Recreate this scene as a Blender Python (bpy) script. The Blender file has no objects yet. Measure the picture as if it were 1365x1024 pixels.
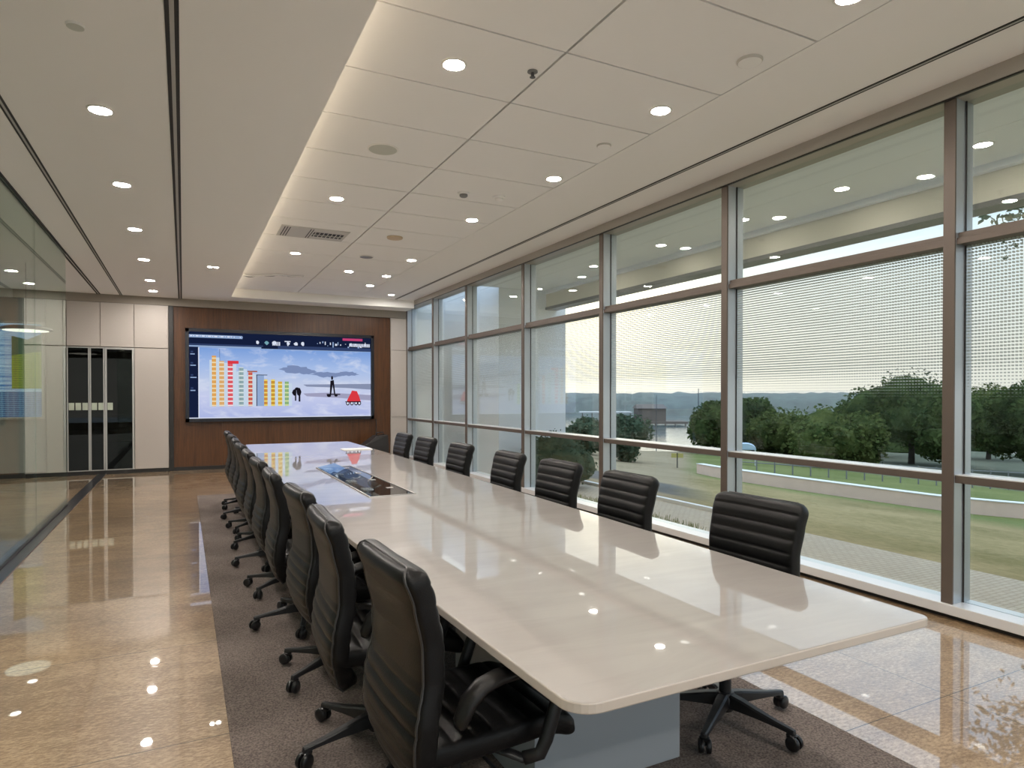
import bpy, bmesh, math, random
from mathutils import Vector, Matrix, noise
R = random.Random(7)
scene = bpy.context.scene
COL = scene.collection
PI = math.pi

# ------------------------------------------------------------------ materials
def lin(c):
    return tuple(((x/255.0)/12.92 if x/255.0 <= 0.04045 else ((x/255.0+0.055)/1.055)**2.4) for x in c)
def newmat(name):
    m = bpy.data.materials.new(name); m.use_nodes = True
    nt = m.node_tree
    for n in list(nt.nodes): nt.nodes.remove(n)
    out = nt.nodes.new('ShaderNodeOutputMaterial')
    return m, nt, out
def N(nt, t, **kw):
    n = nt.nodes.new(t)
    for k, v in kw.items():
        if k in n.inputs: n.inputs[k].default_value = v
        else: setattr(n, k, v)
    return n
def L(nt, a, b): nt.links.new(a, b)
def rgba(c): return (c[0], c[1], c[2], 1.0)

def pbr(name, col, rough=0.5, metal=0.0, spec=0.5, coat=0.0, bump=0.0, bscale=40.0, var=0.0, vscale=3.0):
    m, nt, out = newmat(name)
    b = N(nt, 'ShaderNodeBsdfPrincipled')
    b.inputs['Base Color'].default_value = rgba(col)
    b.inputs['Roughness'].default_value = rough
    b.inputs['Metallic'].default_value = metal
    b.inputs['Specular IOR Level'].default_value = spec
    b.inputs['Coat Weight'].default_value = coat
    b.inputs['Coat Roughness'].default_value = 0.05
    tc = N(nt, 'ShaderNodeTexCoord')
    if var > 0:
        nz = N(nt, 'ShaderNodeTexNoise', Scale=vscale, Detail=5.0)
        L(nt, tc.outputs['Object'], nz.inputs['Vector'])
        rp = N(nt, 'ShaderNodeValToRGB')
        rp.color_ramp.elements[0].position = 0.3; rp.color_ramp.elements[1].position = 0.7
        rp.color_ramp.elements[0].color = rgba([x*(1-var) for x in col])
        rp.color_ramp.elements[1].color = rgba([min(1, x*(1+var)) for x in col])
        L(nt, nz.outputs['Fac'], rp.inputs['Fac']); L(nt, rp.outputs['Color'], b.inputs['Base Color'])
    if bump > 0:
        nz2 = N(nt, 'ShaderNodeTexNoise', Scale=bscale, Detail=3.0)
        L(nt, tc.outputs['Object'], nz2.inputs['Vector'])
        bp = N(nt, 'ShaderNodeBump', Strength=bump, Distance=0.01)
        L(nt, nz2.outputs['Fac'], bp.inputs['Height']); L(nt, bp.outputs['Normal'], b.inputs['Normal'])
    L(nt, b.outputs[0], out.inputs[0])
    return m
def emit(name, col, s=1.0):
    m, nt, out = newmat(name)
    e = N(nt, 'ShaderNodeEmission'); e.inputs[0].default_value = rgba(col); e.inputs[1].default_value = s
    L(nt, e.outputs[0], out.inputs[0]); return m
def math_node(nt, op, a, b=None, clamp=False):
    n = nt.nodes.new('ShaderNodeMath'); n.operation = op; n.use_clamp = clamp
    for i, v in enumerate((a, b)):
        if v is None: continue
        if isinstance(v, (int, float)): n.inputs[i].default_value = v
        else: L(nt, v, n.inputs[i])
    return n.outputs[0]
def glass_mat(name, tint, refl=0.04, rmul=0.96, frit=False, dark=None):
    """thin architectural glass: clear tinted transmission + Schlick mirror reflection; optional printed dot frit"""
    m, nt, out = newmat(name)
    tr = N(nt, 'ShaderNodeBsdfTransparent'); tr.inputs[0].default_value = rgba(tint)
    gl = N(nt, 'ShaderNodeBsdfGlossy'); gl.inputs['Roughness'].default_value = 0.0
    gl.inputs[0].default_value = (0.92, 0.97, 0.95, 1)
    lw = N(nt, 'ShaderNodeLayerWeight', Blend=0.5)
    f = math_node(nt, 'POWER', lw.outputs['Facing'], 5.0)
    f = math_node(nt, 'MULTIPLY_ADD', f, rmul); nt.nodes[-1].inputs[2].default_value = refl
    base = tr.outputs[0]
    if frit:
        tc = N(nt, 'ShaderNodeTexCoord'); sp = N(nt, 'ShaderNodeSeparateXYZ'); L(nt, tc.outputs['Object'], sp.inputs[0])
        P = 0.021
        def cell(o):
            a = math_node(nt, 'MULTIPLY', o, 1.0/P); a = math_node(nt, 'FRACT', a)
            a = math_node(nt, 'SUBTRACT', a, 0.5); return math_node(nt, 'ABSOLUTE', a)
        cy, cz = cell(sp.outputs['Y']), cell(sp.outputs['Z'])
        # dots get smaller below the horizon line of sight
        g = nt.nodes.new('ShaderNodeMapRange'); g.inputs[1].default_value = 1.39; g.inputs[2].default_value = 1.66
        g.inputs[3].default_value = 0.0; g.inputs[4].default_value = 0.27
        L(nt, sp.outputs['Z'], g.inputs[0])
        mx = math_node(nt, 'MAXIMUM', cy, cz)
        dot = math_node(nt, 'LESS_THAN', mx, g.outputs[0])
        df = N(nt, 'ShaderNodeBsdfTranslucent'); df.inputs[0].default_value = (0.62, 0.66, 0.64, 1)
        d2 = N(nt, 'ShaderNodeBsdfDiffuse'); d2.inputs[0].default_value = (0.45, 0.48, 0.47, 1)
        ad = N(nt, 'ShaderNodeMixShader'); ad.inputs[0].default_value = 0.3
        L(nt, df.outputs[0], ad.inputs[1]); L(nt, d2.outputs[0], ad.inputs[2])
        mm = N(nt, 'ShaderNodeMixShader'); L(nt, dot, mm.inputs[0]); L(nt, tr.outputs[0], mm.inputs[1]); L(nt, ad.outputs[0], mm.inputs[2])
        base = mm.outputs[0]
    if dark:
        df = N(nt, 'ShaderNodeBsdfDiffuse'); df.inputs[0].default_value = rgba(dark)
        mm = N(nt, 'ShaderNodeMixShader'); mm.inputs[0].default_value = 0.5
        L(nt, base, mm.inputs[1]); L(nt, df.outputs[0], mm.inputs[2]); base = mm.outputs[0]
    mix = N(nt, 'ShaderNodeMixShader'); L(nt, f, mix.inputs[0]); L(nt, base, mix.inputs[1]); L(nt, gl.outputs[0], mix.inputs[2])
    L(nt, mix.outputs[0], out.inputs[0]); return m

def floor_mat():
    m, nt, out = newmat('polished_stone')
    b = N(nt, 'ShaderNodeBsdfPrincipled')
    tc = N(nt, 'ShaderNodeTexCoord')
    mp = N(nt, 'ShaderNodeMapping'); mp.inputs['Rotation'].default_value = (0, 0, 0.5); mp.inputs['Scale'].default_value = (1.0, 2.2, 1)
    L(nt, tc.outputs['Object'], mp.inputs['Vector'])
    n1 = N(nt, 'ShaderNodeTexNoise', Scale=3.2, Detail=9.0, Roughness=0.72, Distortion=0.5)
    n2 = N(nt, 'ShaderNodeTexNoise', Scale=34.0, Detail=6.0, Roughness=0.75)
    n3 = N(nt, 'ShaderNodeTexNoise', Scale=0.9, Detail=3.0)
    L(nt, mp.outputs[0], n1.inputs['Vector']); L(nt, mp.outputs[0], n2.inputs['Vector']); L(nt, tc.outputs['Object'], n3.inputs['Vector'])
    s = math_node(nt, 'MULTIPLY_ADD', n2.outputs['Fac'], 0.70); nt.nodes[-1].inputs[2].default_value = 0.0
    s2 = math_node(nt, 'MULTIPLY', n1.outputs['Fac'], 0.36); s = math_node(nt, 'ADD', s, s2)
    s3 = math_node(nt, 'MULTIPLY', n3.outputs['Fac'], 0.25); s = math_node(nt, 'ADD', s, s3)
    rp = N(nt, 'ShaderNodeValToRGB'); e = rp.color_ramp.elements
    e[0].position = 0.42; e[0].color = rgba(FLOOR_DARK)
    e[1].position = 0.84; e[1].color = rgba(FLOOR_LIGHT)
    k = e.new(0.62); k.color = rgba(FLOOR_MID)
    L(nt, s, rp.inputs['Fac'])
    # tile joints
    sp = N(nt, 'ShaderNodeSeparateXYZ'); L(nt, tc.outputs['Object'], sp.inputs[0])
    def joint(o, off, per):
        a = math_node(nt, 'SUBTRACT', o, off); a = math_node(nt, 'MULTIPLY', a, 1.0/per)
        a = math_node(nt, 'FRACT', a); a = math_node(nt, 'SUBTRACT', a, 0.5); a = math_node(nt, 'ABSOLUTE', a)
        return math_node(nt, 'GREATER_THAN', a, 0.5-0.0022/per)
    j = math_node(nt, 'MAXIMUM', joint(sp.outputs['Y'], 1.84-11.8, 1.18), joint(sp.outputs['X'], 3.285-23.0, 2.3))
    ty = math_node(nt, 'FLOOR', math_node(nt, 'MULTIPLY', math_node(nt, 'SUBTRACT', sp.outputs['Y'], 1.84-11.8-.59), 1/1.18))
    tx = math_node(nt, 'FLOOR', math_node(nt, 'MULTIPLY', math_node(nt, 'SUBTRACT', sp.outputs['X'], 3.285-23.0-1.15), 1/2.3))
    cb = N(nt, 'ShaderNodeCombineXYZ'); L(nt, tx, cb.inputs[0]); L(nt, ty, cb.inputs[1])
    wn = N(nt, 'ShaderNodeTexWhiteNoise'); L(nt, cb.outputs[0], wn.inputs['Vector'])
    tone = N(nt, 'ShaderNodeMapRange'); tone.inputs[3].default_value = .80; tone.inputs[4].default_value = 1.10; L(nt, wn.outputs['Value'], tone.inputs[0])
    tm = N(nt, 'ShaderNodeMixRGB', blend_type='MULTIPLY'); tm.inputs[0].default_value = 1.0; L(nt, rp.outputs['Color'], tm.inputs[1]); L(nt, tone.outputs[0], tm.inputs[2])
    mx = N(nt, 'ShaderNodeMixRGB'); L(nt, j, mx.inputs[0]); L(nt, tm.outputs['Color'], mx.inputs[1]); mx.inputs[2].default_value = (0.05, 0.04, 0.03, 1)
    L(nt, mx.outputs[0], b.inputs['Base Color'])
    b.inputs['Roughness'].default_value = 0.35; b.inputs['Specular IOR Level'].default_value = 0.3
    b.inputs['Coat Weight'].default_value = 1.0; b.inputs['Coat Roughness'].default_value = 0.02; b.inputs['Coat IOR'].default_value = 2.1
    L(nt, b.outputs[0], out.inputs[0]); return m

def wood_mat():
    m, nt, out = newmat('walnut_panel')
    b = N(nt, 'ShaderNodeBsdfPrincipled')
    tc = N(nt, 'ShaderNodeTexCoord')
    mp = N(nt, 'ShaderNodeMapping'); mp.inputs['Scale'].default_value = (9.0, 9.0, 0.55)
    L(nt, tc.outputs['Object'], mp.inputs['Vector'])
    n1 = N(nt, 'ShaderNodeTexNoise', Scale=3.0, Detail=8.0, Roughness=0.65, Distortion=0.8)
    L(nt, mp.outputs[0], n1.inputs['Vector'])
    rp = N(nt, 'ShaderNodeValToRGB'); e = rp.color_ramp.elements
    e[0].position = 0.28; e[0].color = rgba((0.050, 0.018, 0.005)); e[1].position = 0.75; e[1].color = rgba((0.135, 0.052, 0.015))
    L(nt, n1.outputs['Fac'], rp.inputs['Fac']); L(nt, rp.outputs['Color'], b.inputs['Base Color'])
    b.inputs['Roughness'].default_value = 0.38
    L(nt, b.outputs[0], out.inputs[0]); return m

def carpet_mat():
    m, nt, out = newmat('carpet_weave')
    b = N(nt, 'ShaderNodeBsdfPrincipled'); tc = N(nt, 'ShaderNodeTexCoord')
    n1 = N(nt, 'ShaderNodeTexNoise', Scale=120.0, Detail=3.0); n2 = N(nt, 'ShaderNodeTexNoise', Scale=2.0, Detail=4.0)
    L(nt, tc.outputs['Object'], n1.inputs['Vector']); L(nt, tc.outputs['Object'], n2.inputs['Vector'])
    s = math_node(nt, 'MULTIPLY', n1.outputs['Fac'], 0.8); s2 = math_node(nt, 'MULTIPLY', n2.outputs['Fac'], 0.25); s = math_node(nt, 'ADD', s, s2)
    rp = N(nt, 'ShaderNodeValToRGB'); e = rp.color_ramp.elements
    e[0].position = 0.35; e[0].color = rgba((0.080, 0.064, 0.057)); e[1].position = 0.72; e[1].color = rgba((0.26, 0.215, 0.19))
    L(nt, s, rp.inputs['Fac']); L(nt, rp.outputs['Color'], b.inputs['Base Color'])
    b.inputs['Roughness'].default_value = 0.95; b.inputs['Specular IOR Level'].default_value = 0.1
    bp = N(nt, 'ShaderNodeBump', Strength=0.5, Distance=0.004); L(nt, n1.outputs['Fac'], bp.inputs['Height']); L(nt, bp.outputs[0], b.inputs['Normal'])
    L(nt, b.outputs[0], out.inputs[0]); return m

def table_mat():
    m, nt, out = newmat('polished_white_stone')
    b = N(nt, 'ShaderNodeBsdfPrincipled'); tc = N(nt, 'ShaderNodeTexCoord')
    mp = N(nt, 'ShaderNodeMapping'); mp.inputs['Rotation'].default_value = (0, 0, 0.9); mp.inputs['Scale'].default_value = (0.6, 2.5, 1)
    L(nt, tc.outputs['Object'], mp.inputs['Vector'])
    n1 = N(nt, 'ShaderNodeTexNoise', Scale=2.2, Detail=7.0, Roughness=0.6, Distortion=1.2); L(nt, mp.outputs[0], n1.inputs['Vector'])
    rp = N(nt, 'ShaderNodeValToRGB'); e = rp.color_ramp.elements
    e[0].position = 0.25; e[0].color = rgba((0.335, 0.305, 0.285)); e[1].position = 0.6; e[1].color = rgba((0.40, 0.37, 0.345))
    L(nt, n1.outputs['Fac'], rp.inputs['Fac']); L(nt, rp.outputs['Color'], b.inputs['Base Color'])
    b.inputs['Roughness'].default_value = 0.35; b.inputs['Specular IOR Level'].default_value = 0.3
    b.inputs['Coat Weight'].default_value = 1.0; b.inputs['Coat Roughness'].default_value = 0.02; b.inputs['Coat IOR'].default_value = 2.6
    L(nt, b.outputs[0], out.inputs[0]); return m

def ground_mat():
    m, nt, out = newmat('lawn_and_sand')
    b = N(nt, 'ShaderNodeBsdfPrincipled'); tc = N(nt, 'ShaderNodeTexCoord')
    sp = N(nt, 'ShaderNodeSeparateXYZ'); L(nt, tc.outputs['Object'], sp.inputs[0])
    X, Y = sp.outputs['X'], sp.outputs['Y']
    n0 = N(nt, 'ShaderNodeTexNoise', Scale=0.35, Detail=6.0, Roughness=0.65); L(nt, tc.outputs['Object'], n0.inputs['Vector'])
    n1 = N(nt, 'ShaderNodeTexNoise', Scale=9.0, Detail=5.0, Roughness=0.7); L(nt, tc.outputs['Object'], n1.inputs['Vector'])
    def mapr(v, a, bb):
        g = nt.nodes.new('ShaderNodeMapRange'); g.inputs[1].default_value = a; g.inputs[2].default_value = bb; L(nt, v, g.inputs[0]); return g.outputs[0]
    def mixc(f, c1, c2):
        x = N(nt, 'ShaderNodeMixRGB')
        L(nt, f, x.inputs[0])
        for i, c in ((1, c1), (2, c2)):
            if isinstance(c, tuple): x.inputs[i].default_value = rgba(c)
            else: L(nt, c, x.inputs[i])
        return x.outputs[0]
    nn = math_node(nt, 'ADD', math_node(nt, 'MULTIPLY', n0.outputs['Fac'], 0.6), math_node(nt, 'MULTIPLY', n1.outputs['Fac'], 0.4))
    dry = mixc(mapr(nn, 0.40, 0.62), (0.20, 0.165, 0.066), (0.38, 0.29, 0.145))
    green = mixc(mapr(nn, 0.35, 0.65), (0.13, 0.155, 0.048), (0.22, 0.23, 0.085))
    xx = math_node(nt, 'ADD', X, math_node(nt, 'MULTIPLY', n0.outputs['Fac'], 5.0))
    lawn = mixc(mapr(xx, 17.0, 18.6), dry, green)
    sand = mixc(mapr(nn, 0.35, 0.65), (0.26, 0.20, 0.12), (0.36, 0.29, 0.19))
    asph = mixc(mapr(nn, 0.35, 0.65), (0.085, 0.08, 0.072), (0.17, 0.16, 0.145))
    # asphalt band between the kerb and the sand
    ww = math_node(nt, 'ADD', X, math_node(nt, 'MULTIPLY', n0.outputs['Fac'], 1.2))
    a1 = mapr(ww, 8.2, 8.6); a2 = mapr(ww, 11.0, 10.4)
    sand2 = mixc(math_node(nt, 'MULTIPLY', a1, a2), sand, asph)
    # the lawn lies to the right of the sand
    r = math_node(nt, 'SUBTRACT', math_node(nt, 'MULTIPLY', Y, 0.90), X)
    side = mapr(math_node(nt, 'ADD', r, n0.outputs['Fac']), -0.2, 1.0)
    c = mixc(side, lawn, sand2)
    pav = mixc(mapr(nn, 0.35, 0.65), (0.12, 0.13, 0.09), (0.17, 0.18, 0.13))
    c = mixc(mapr(X, 29.0, 30.0), c, pav)
    L(nt, c, b.inputs['Base Color']); b.inputs['Roughness'].default_value = 0.95; b.inputs['Specular IOR Level'].default_value = 0.1
    L(nt, b.outputs[0], out.inputs[0]); return m

def paver_mat():
    m, nt, out = newmat('terrace_pavers')
    b = N(nt, 'ShaderNodeBsdfPrincipled'); tc = N(nt, 'ShaderNodeTexCoord')
    br = N(nt, 'ShaderNodeTexBrick', Scale=5.0); br.inputs['Mortar Size'].default_value = 0.03
    br.inputs['Color1'].default_value = (0.50, 0.41, 0.31, 1); br.inputs['Color2'].default_value = (0.55, 0.46, 0.35, 1); br.inputs['Mortar'].default_value = (0.40, 0.33, 0.245, 1)
    L(nt, tc.outputs['Object'], br.inputs['Vector']); L(nt, br.outputs['Color'], b.inputs['Base Color'])
    b.inputs['Roughness'].default_value = 0.9
    L(nt, b.outputs[0], out.inputs[0]); return m

def water_mat():
    m, nt, out = newmat('bay_water')
    b = N(nt, 'ShaderNodeBsdfPrincipled'); b.inputs['Base Color'].default_value = (0.10, 0.14, 0.14, 1); b.inputs['Roughness'].default_value = 0.12
    tc = N(nt, 'ShaderNodeTexCoord'); n1 = N(nt, 'ShaderNodeTexNoise', Scale=0.8, Detail=4.0); L(nt, tc.outputs['Object'], n1.inputs['Vector'])
    bp = N(nt, 'ShaderNodeBump', Strength=0.15, Distance=0.2); L(nt, n1.outputs['Fac'], bp.inputs['Height']); L(nt, bp.outputs[0], b.inputs['Normal'])
    L(nt, b.outputs[0], out.inputs[0]); return m

def leaf_mat(name, c1, c2):
    m, nt, out = newmat(name)
    g = N(nt, 'ShaderNodeObjectInfo'); tc = N(nt, 'ShaderNodeTexCoord')
    n1 = N(nt, 'ShaderNodeTexNoise', Scale=1.3, Detail=6.0, Roughness=0.7); L(nt, tc.outputs['Object'], n1.inputs['Vector'])
    rp = N(nt, 'ShaderNodeValToRGB'); e = rp.color_ramp.elements
    e[0].position = 0.35; e[0].color = rgba(c1); e[1].position = 0.68; e[1].color = rgba(c2)
    L(nt, n1.outputs['Fac'], rp.inputs['Fac'])
    d = N(nt, 'ShaderNodeBsdfDiffuse'); t = N(nt, 'ShaderNodeBsdfTranslucent'); L(nt, rp.outputs[0], d.inputs[0]); L(nt, rp.outputs[0], t.inputs[0])
    mx = N(nt, 'ShaderNodeMixShader'); mx.inputs[0].default_value = 0.3; L(nt, d.outputs[0], mx.inputs[1]); L(nt, t.outputs[0], mx.inputs[2])
    L(nt, mx.outputs[0], out.inputs[0]); return m

def screen_sky_mat():
    m, nt, out = newmat('screen_picture')
    tc = N(nt, 'ShaderNodeTexCoord'); sp = N(nt, 'ShaderNodeSeparateXYZ'); L(nt, tc.outputs['Object'], sp.inputs[0])
    mp = N(nt, 'ShaderNodeMapping'); mp.inputs['Scale'].default_value = (1.3, 1, 3.2); L(nt, tc.outputs['Object'], mp.inputs['Vector'])
    n1 = N(nt, 'ShaderNodeTexNoise', Scale=1.6, Detail=6.0, Roughness=0.6, Distortion=0.4); L(nt, mp.outputs[0], n1.inputs['Vector'])
    rp = N(nt, 'ShaderNodeValToRGB'); e = rp.color_ramp.elements
    z = nt.nodes.new('ShaderNodeMapRange'); z.inputs[1].default_value = 1.0; z.inputs[2].default_value = 2.4; L(nt, sp.outputs['Z'], z.inputs[0])
    L(nt, z.outputs[0], rp.inputs['Fac'])
    e[0].position = 0.0; e[0].color = rgba(lin((178, 190, 236))); e[1].position = 1.0; e[1].color = rgba(lin((120, 160, 225)))
    for p, c in ((0.30, (205, 212, 245)), (0.46, (200, 212, 240)), (0.72, (170, 195, 240))):
        k = e.new(p); k.color = rgba(lin(c))
    r2 = N(nt, 'ShaderNodeValToRGB'); r2.color_ramp.elements[0].position = 0.5; r2.color_ramp.elements[1].position = 0.72
    r2.color_ramp.elements[0].color = (0, 0, 0, 1); r2.color_ramp.elements[1].color = (0.6, 0.6, 0.6, 1)
    L(nt, n1.outputs['Fac'], r2.inputs['Fac'])
    mx = N(nt, 'ShaderNodeMixRGB'); L(nt, r2.outputs[0], mx.inputs[0]); L(nt, rp.outputs[0], mx.inputs[1]); mx.inputs[2].default_value = rgba(lin((240, 243, 255)))
    em = N(nt, 'ShaderNodeEmission'); L(nt, mx.outputs[0], em.inputs[0]); em.inputs[1].default_value = SCREEN
    L(nt, em.outputs[0], out.inputs[0]); return m

def facade_mat(name, c1, c2, fz, fx=26.0):
    m, nt, out = newmat(name)
    tc = N(nt, 'ShaderNodeTexCoord'); sp = N(nt, 'ShaderNodeSeparateXYZ'); L(nt, tc.outputs['Object'], sp.inputs[0])
    a = math_node(nt, 'FRACT', math_node(nt, 'MULTIPLY', sp.outputs['Z'], fz)); a = math_node(nt, 'GREATER_THAN', a, 0.68)
    b2 = math_node(nt, 'FRACT', math_node(nt, 'MULTIPLY', sp.outputs['X'], fx)); b2 = math_node(nt, 'GREATER_THAN', b2, 0.78)
    s = math_node(nt, 'MAXIMUM', a, math_node(nt, 'MULTIPLY', b2, 0.55))
    mx = N(nt, 'ShaderNodeMixRGB'); L(nt, s, mx.inputs[0]); mx.inputs[1].default_value = rgba(lin(c1)); mx.inputs[2].default_value = rgba(lin(c2))
    em = N(nt, 'ShaderNodeEmission'); L(nt, mx.outputs[0], em.inputs[0]); em.inputs[1].default_value = SCREEN
    L(nt, em.outputs[0], out.inputs[0]); return m

def stripe_mat():
    m, nt, out = newmat('striped_picture')
    tc = N(nt, 'ShaderNodeTexCoord'); sp = N(nt, 'ShaderNodeSeparateXYZ'); L(nt, tc.outputs['Object'], sp.inputs[0])
    mp = N(nt, 'ShaderNodeMapping'); mp.inputs['Scale'].default_value = (0.8, 1, 34); L(nt, tc.outputs['Object'], mp.inputs['Vector'])
    n1 = N(nt, 'ShaderNodeTexNoise', Scale=1.0, Detail=4.0, Roughness=0.7); L(nt, mp.outputs[0], n1.inputs['Vector'])
    rp = N(nt, 'ShaderNodeValToRGB'); e = rp.color_ramp.elements
    e[0].position = 0.38; e[0].color = rgba(lin((70, 125, 185))); e[1].position = 0.62; e[1].color = rgba(lin((205, 222, 238)))
    L(nt, n1.outputs['Fac'], rp.inputs['Fac'])
    em = N(nt, 'ShaderNodeEmission'); L(nt, rp.outputs[0], em.inputs[0]); em.inputs[1].default_value = 1.25
    L(nt, em.outputs[0], out.inputs[0]); return m

# tunables -------------------------------------------------------------
FLOOR_DARK = (0.12, 0.072, 0.036); FLOOR_MID = (0.27, 0.178, 0.098); FLOOR_LIGHT = (0.60, 0.44, 0.27)
SCREEN = 0.9
LAMP = 520.0; COVE = 6.0; SKY = 1.55; ZENITH = 2.2; SUN = 0.0; CORR = 75.0; HAZE = 0.008

M = {}
M['ceil'] = pbr('ceiling_paint', (0.88, 0.865, 0.845), 0.9, bump=0.06, bscale=300)
M['tile'] = pbr('ceiling_tile', (0.88, 0.87, 0.855), 0.9, bump=0.08, bscale=400)
M['black'] = pbr('black_void', (0.008, 0.008, 0.008), 0.6)
M['slotgrey'] = pbr('slot_blade_grey', (0.42, 0.41, 0.39), 0.5)
M['wallwhite'] = pbr('white_wall_paint', (0.58, 0.565, 0.54), 0.8)
M['lacquer'] = pbr('cream_lacquer', (0.50, 0.455, 0.415), 0.45, bump=0.03, bscale=200)
M['bulk'] = pbr('taupe_bulkhead', (0.30, 0.265, 0.225), 0.6)
M['wood'] = wood_mat()
M['dark'] = pbr('dark_trim', (0.018, 0.016, 0.015), 0.35)
M['bezel'] = pbr('black_bezel', (0.012, 0.014, 0.022), 0.25)
M['alu'] = pbr('sky_tinted_aluminium', (0.50, 0.53, 0.57), 0.34, metal=0.75)  # blue cast stands in for sky reflected on the mullion sides
M['alub'] = pbr('bronze_aluminium', (0.135, 0.108, 0.09), 0.45, metal=0.4)
M['head'] = pbr('header_aluminium', (0.42, 0.39, 0.35), 0.5, metal=0.3)
M['sill'] = pbr('white_aluminium', (0.72, 0.72, 0.72), 0.3, metal=0.3)
M['silver'] = pbr('silver_frame', (0.55, 0.53, 0.50), 0.3, metal=0.9)
M['floor'] = floor_mat()
M['carpet'] = carpet_mat()
M['table'] = table_mat()
M['tedge'] = pbr('table_edge_stone', (0.58, 0.52, 0.46), 0.25, coat=0.3)
M['ped'] = pbr('pale_grey_panel', (0.40, 0.43, 0.46), 0.5)
M['leather'] = pbr('black_leather', (0.008, 0.0078, 0.0080), 0.34, spec=0.22, bump=0.10, bscale=260)
M['leatherb'] = pbr('black_leather_shell', (0.012, 0.011, 0.0105), 0.34, spec=0.35, bump=0.08, bscale=260)
M['piping'] = pbr('leather_piping', (0.035, 0.034, 0.034), 0.35)
M['poly'] = pbr('black_polymer', (0.016, 0.016, 0.017), 0.40, spec=0.5)
M['rubber'] = pbr('caster_polymer', (0.009, 0.009, 0.010), 0.28)
M['steel'] = pbr('dark_steel', (0.10, 0.10, 0.11), 0.3, metal=0.8)
M['glass'] = glass_mat('clear_green_glass', (0.935, 0.962, 0.958), 0.045, 0.9)
M['frit'] = glass_mat('dot_printed_glass', (0.94, 0.962, 0.958), 0.045, 0.9, frit=True)
M['pglass'] = glass_mat('partition_glass', (0.81, 0.88, 0.85), 0.05, 0.9)
M['cabglass'] = glass_mat('smoked_cabinet_glass', (0.32, 0.28, 0.23), 0.022, 0.7)
M['blackglass'] = pbr('black_glass', (0.015, 0.016, 0.017), 0.03, spec=0.7)
M['clearlid'] = glass_mat('clear_lid_glass', (0.85, 0.89, 0.92), 0.16, 0.84)
M['lamp'] = emit('lamp_lens', (1.0, 0.93, 0.86), LAMP)
M['lampc'] = emit('corridor_lamp_lens', (1.0, 0.88, 0.72), CORR)
M['clamp'] = emit('canopy_lamp_lens', (1.0, 0.90, 0.78), 90.0)
M['cove'] = emit('cove_led', (1.0, 0.83, 0.58), COVE)
M['ring'] = pbr('white_trim_ring', (0.80, 0.78, 0.74), 0.4)
M['speaker'] = pbr('speaker_mesh', (0.56, 0.57, 0.51), 0.7, bump=0.3, bscale=500)
M['device'] = pbr('white_device', (0.88, 0.87, 0.85), 0.35)
M['devdark'] = pbr('grey_device', (0.20, 0.20, 0.20), 0.4)
M['beige'] = pbr('beige_device', (0.60, 0.47, 0.33), 0.5)
M['grille'] = pbr('grille_grey', (0.55, 0.53, 0.49), 0.5)
M['plastic'] = pbr('shiny_film', (0.85, 0.85, 0.86), 0.12, coat=0.6)
M['paper'] = pbr('white_paper', (0.80, 0.79, 0.78), 0.5)
M['tag'] = pbr('pale_green_film', (0.52, 0.58, 0.48), 0.5)
M['canopy'] = pbr('canopy_soffit', (0.86, 0.88, 0.87), 0.8)
M['fascia'] = pbr('cream_fascia', (0.78, 0.74, 0.64), 0.7)
M['white'] = pbr('white_render', (0.86, 0.88, 0.91), 0.8)
M['gwall'] = pbr('garden_wall_render', (0.80, 0.57, 0.46), 0.85, var=0.05)
M['gcap'] = pbr('white_coping', (0.82, 0.80, 0.78), 0.7)
M['ground'] = ground_mat(); M['paver'] = paver_mat(); M['water'] = water_mat()
M['leafd'] = leaf_mat('leaf_dark', (0.034, 0.060, 0.022), (0.115, 0.150, 0.050))
M['leafm'] = leaf_mat('leaf_mid', (0.045, 0.075, 0.024), (0.170, 0.195, 0.062))
M['leafs'] = leaf_mat('leaf_sage', (0.055, 0.085, 0.055), (0.13, 0.17, 0.105))
M['grass'] = leaf_mat('grass_blades', (0.12, 0.14, 0.03), (0.30, 0.30, 0.09))
M['bark'] = pbr('bark', (0.055, 0.045, 0.036), 0.9, var=0.3)
M['farwood'] = pbr('far_wood', (0.055, 0.08, 0.06), 0.95, var=0.6, vscale=0.35)
M['dockwood'] = pbr('dock_timber', (0.16, 0.13, 0.11), 0.9)
M['roofpale'] = pbr('pale_roofing', (0.62, 0.60, 0.58), 0.7)
M['kiosk'] = pbr('pale_blue_roof', (0.42, 0.55, 0.66), 0.5)
M['sign'] = pbr('ochre_sign', (0.45, 0.38, 0.12), 0.6)
M['concrete'] = pbr('bounce_concrete', (0.62, 0.60, 0.56), 0.9)  # pale so the unseen paving reflects daylight indoors

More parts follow.
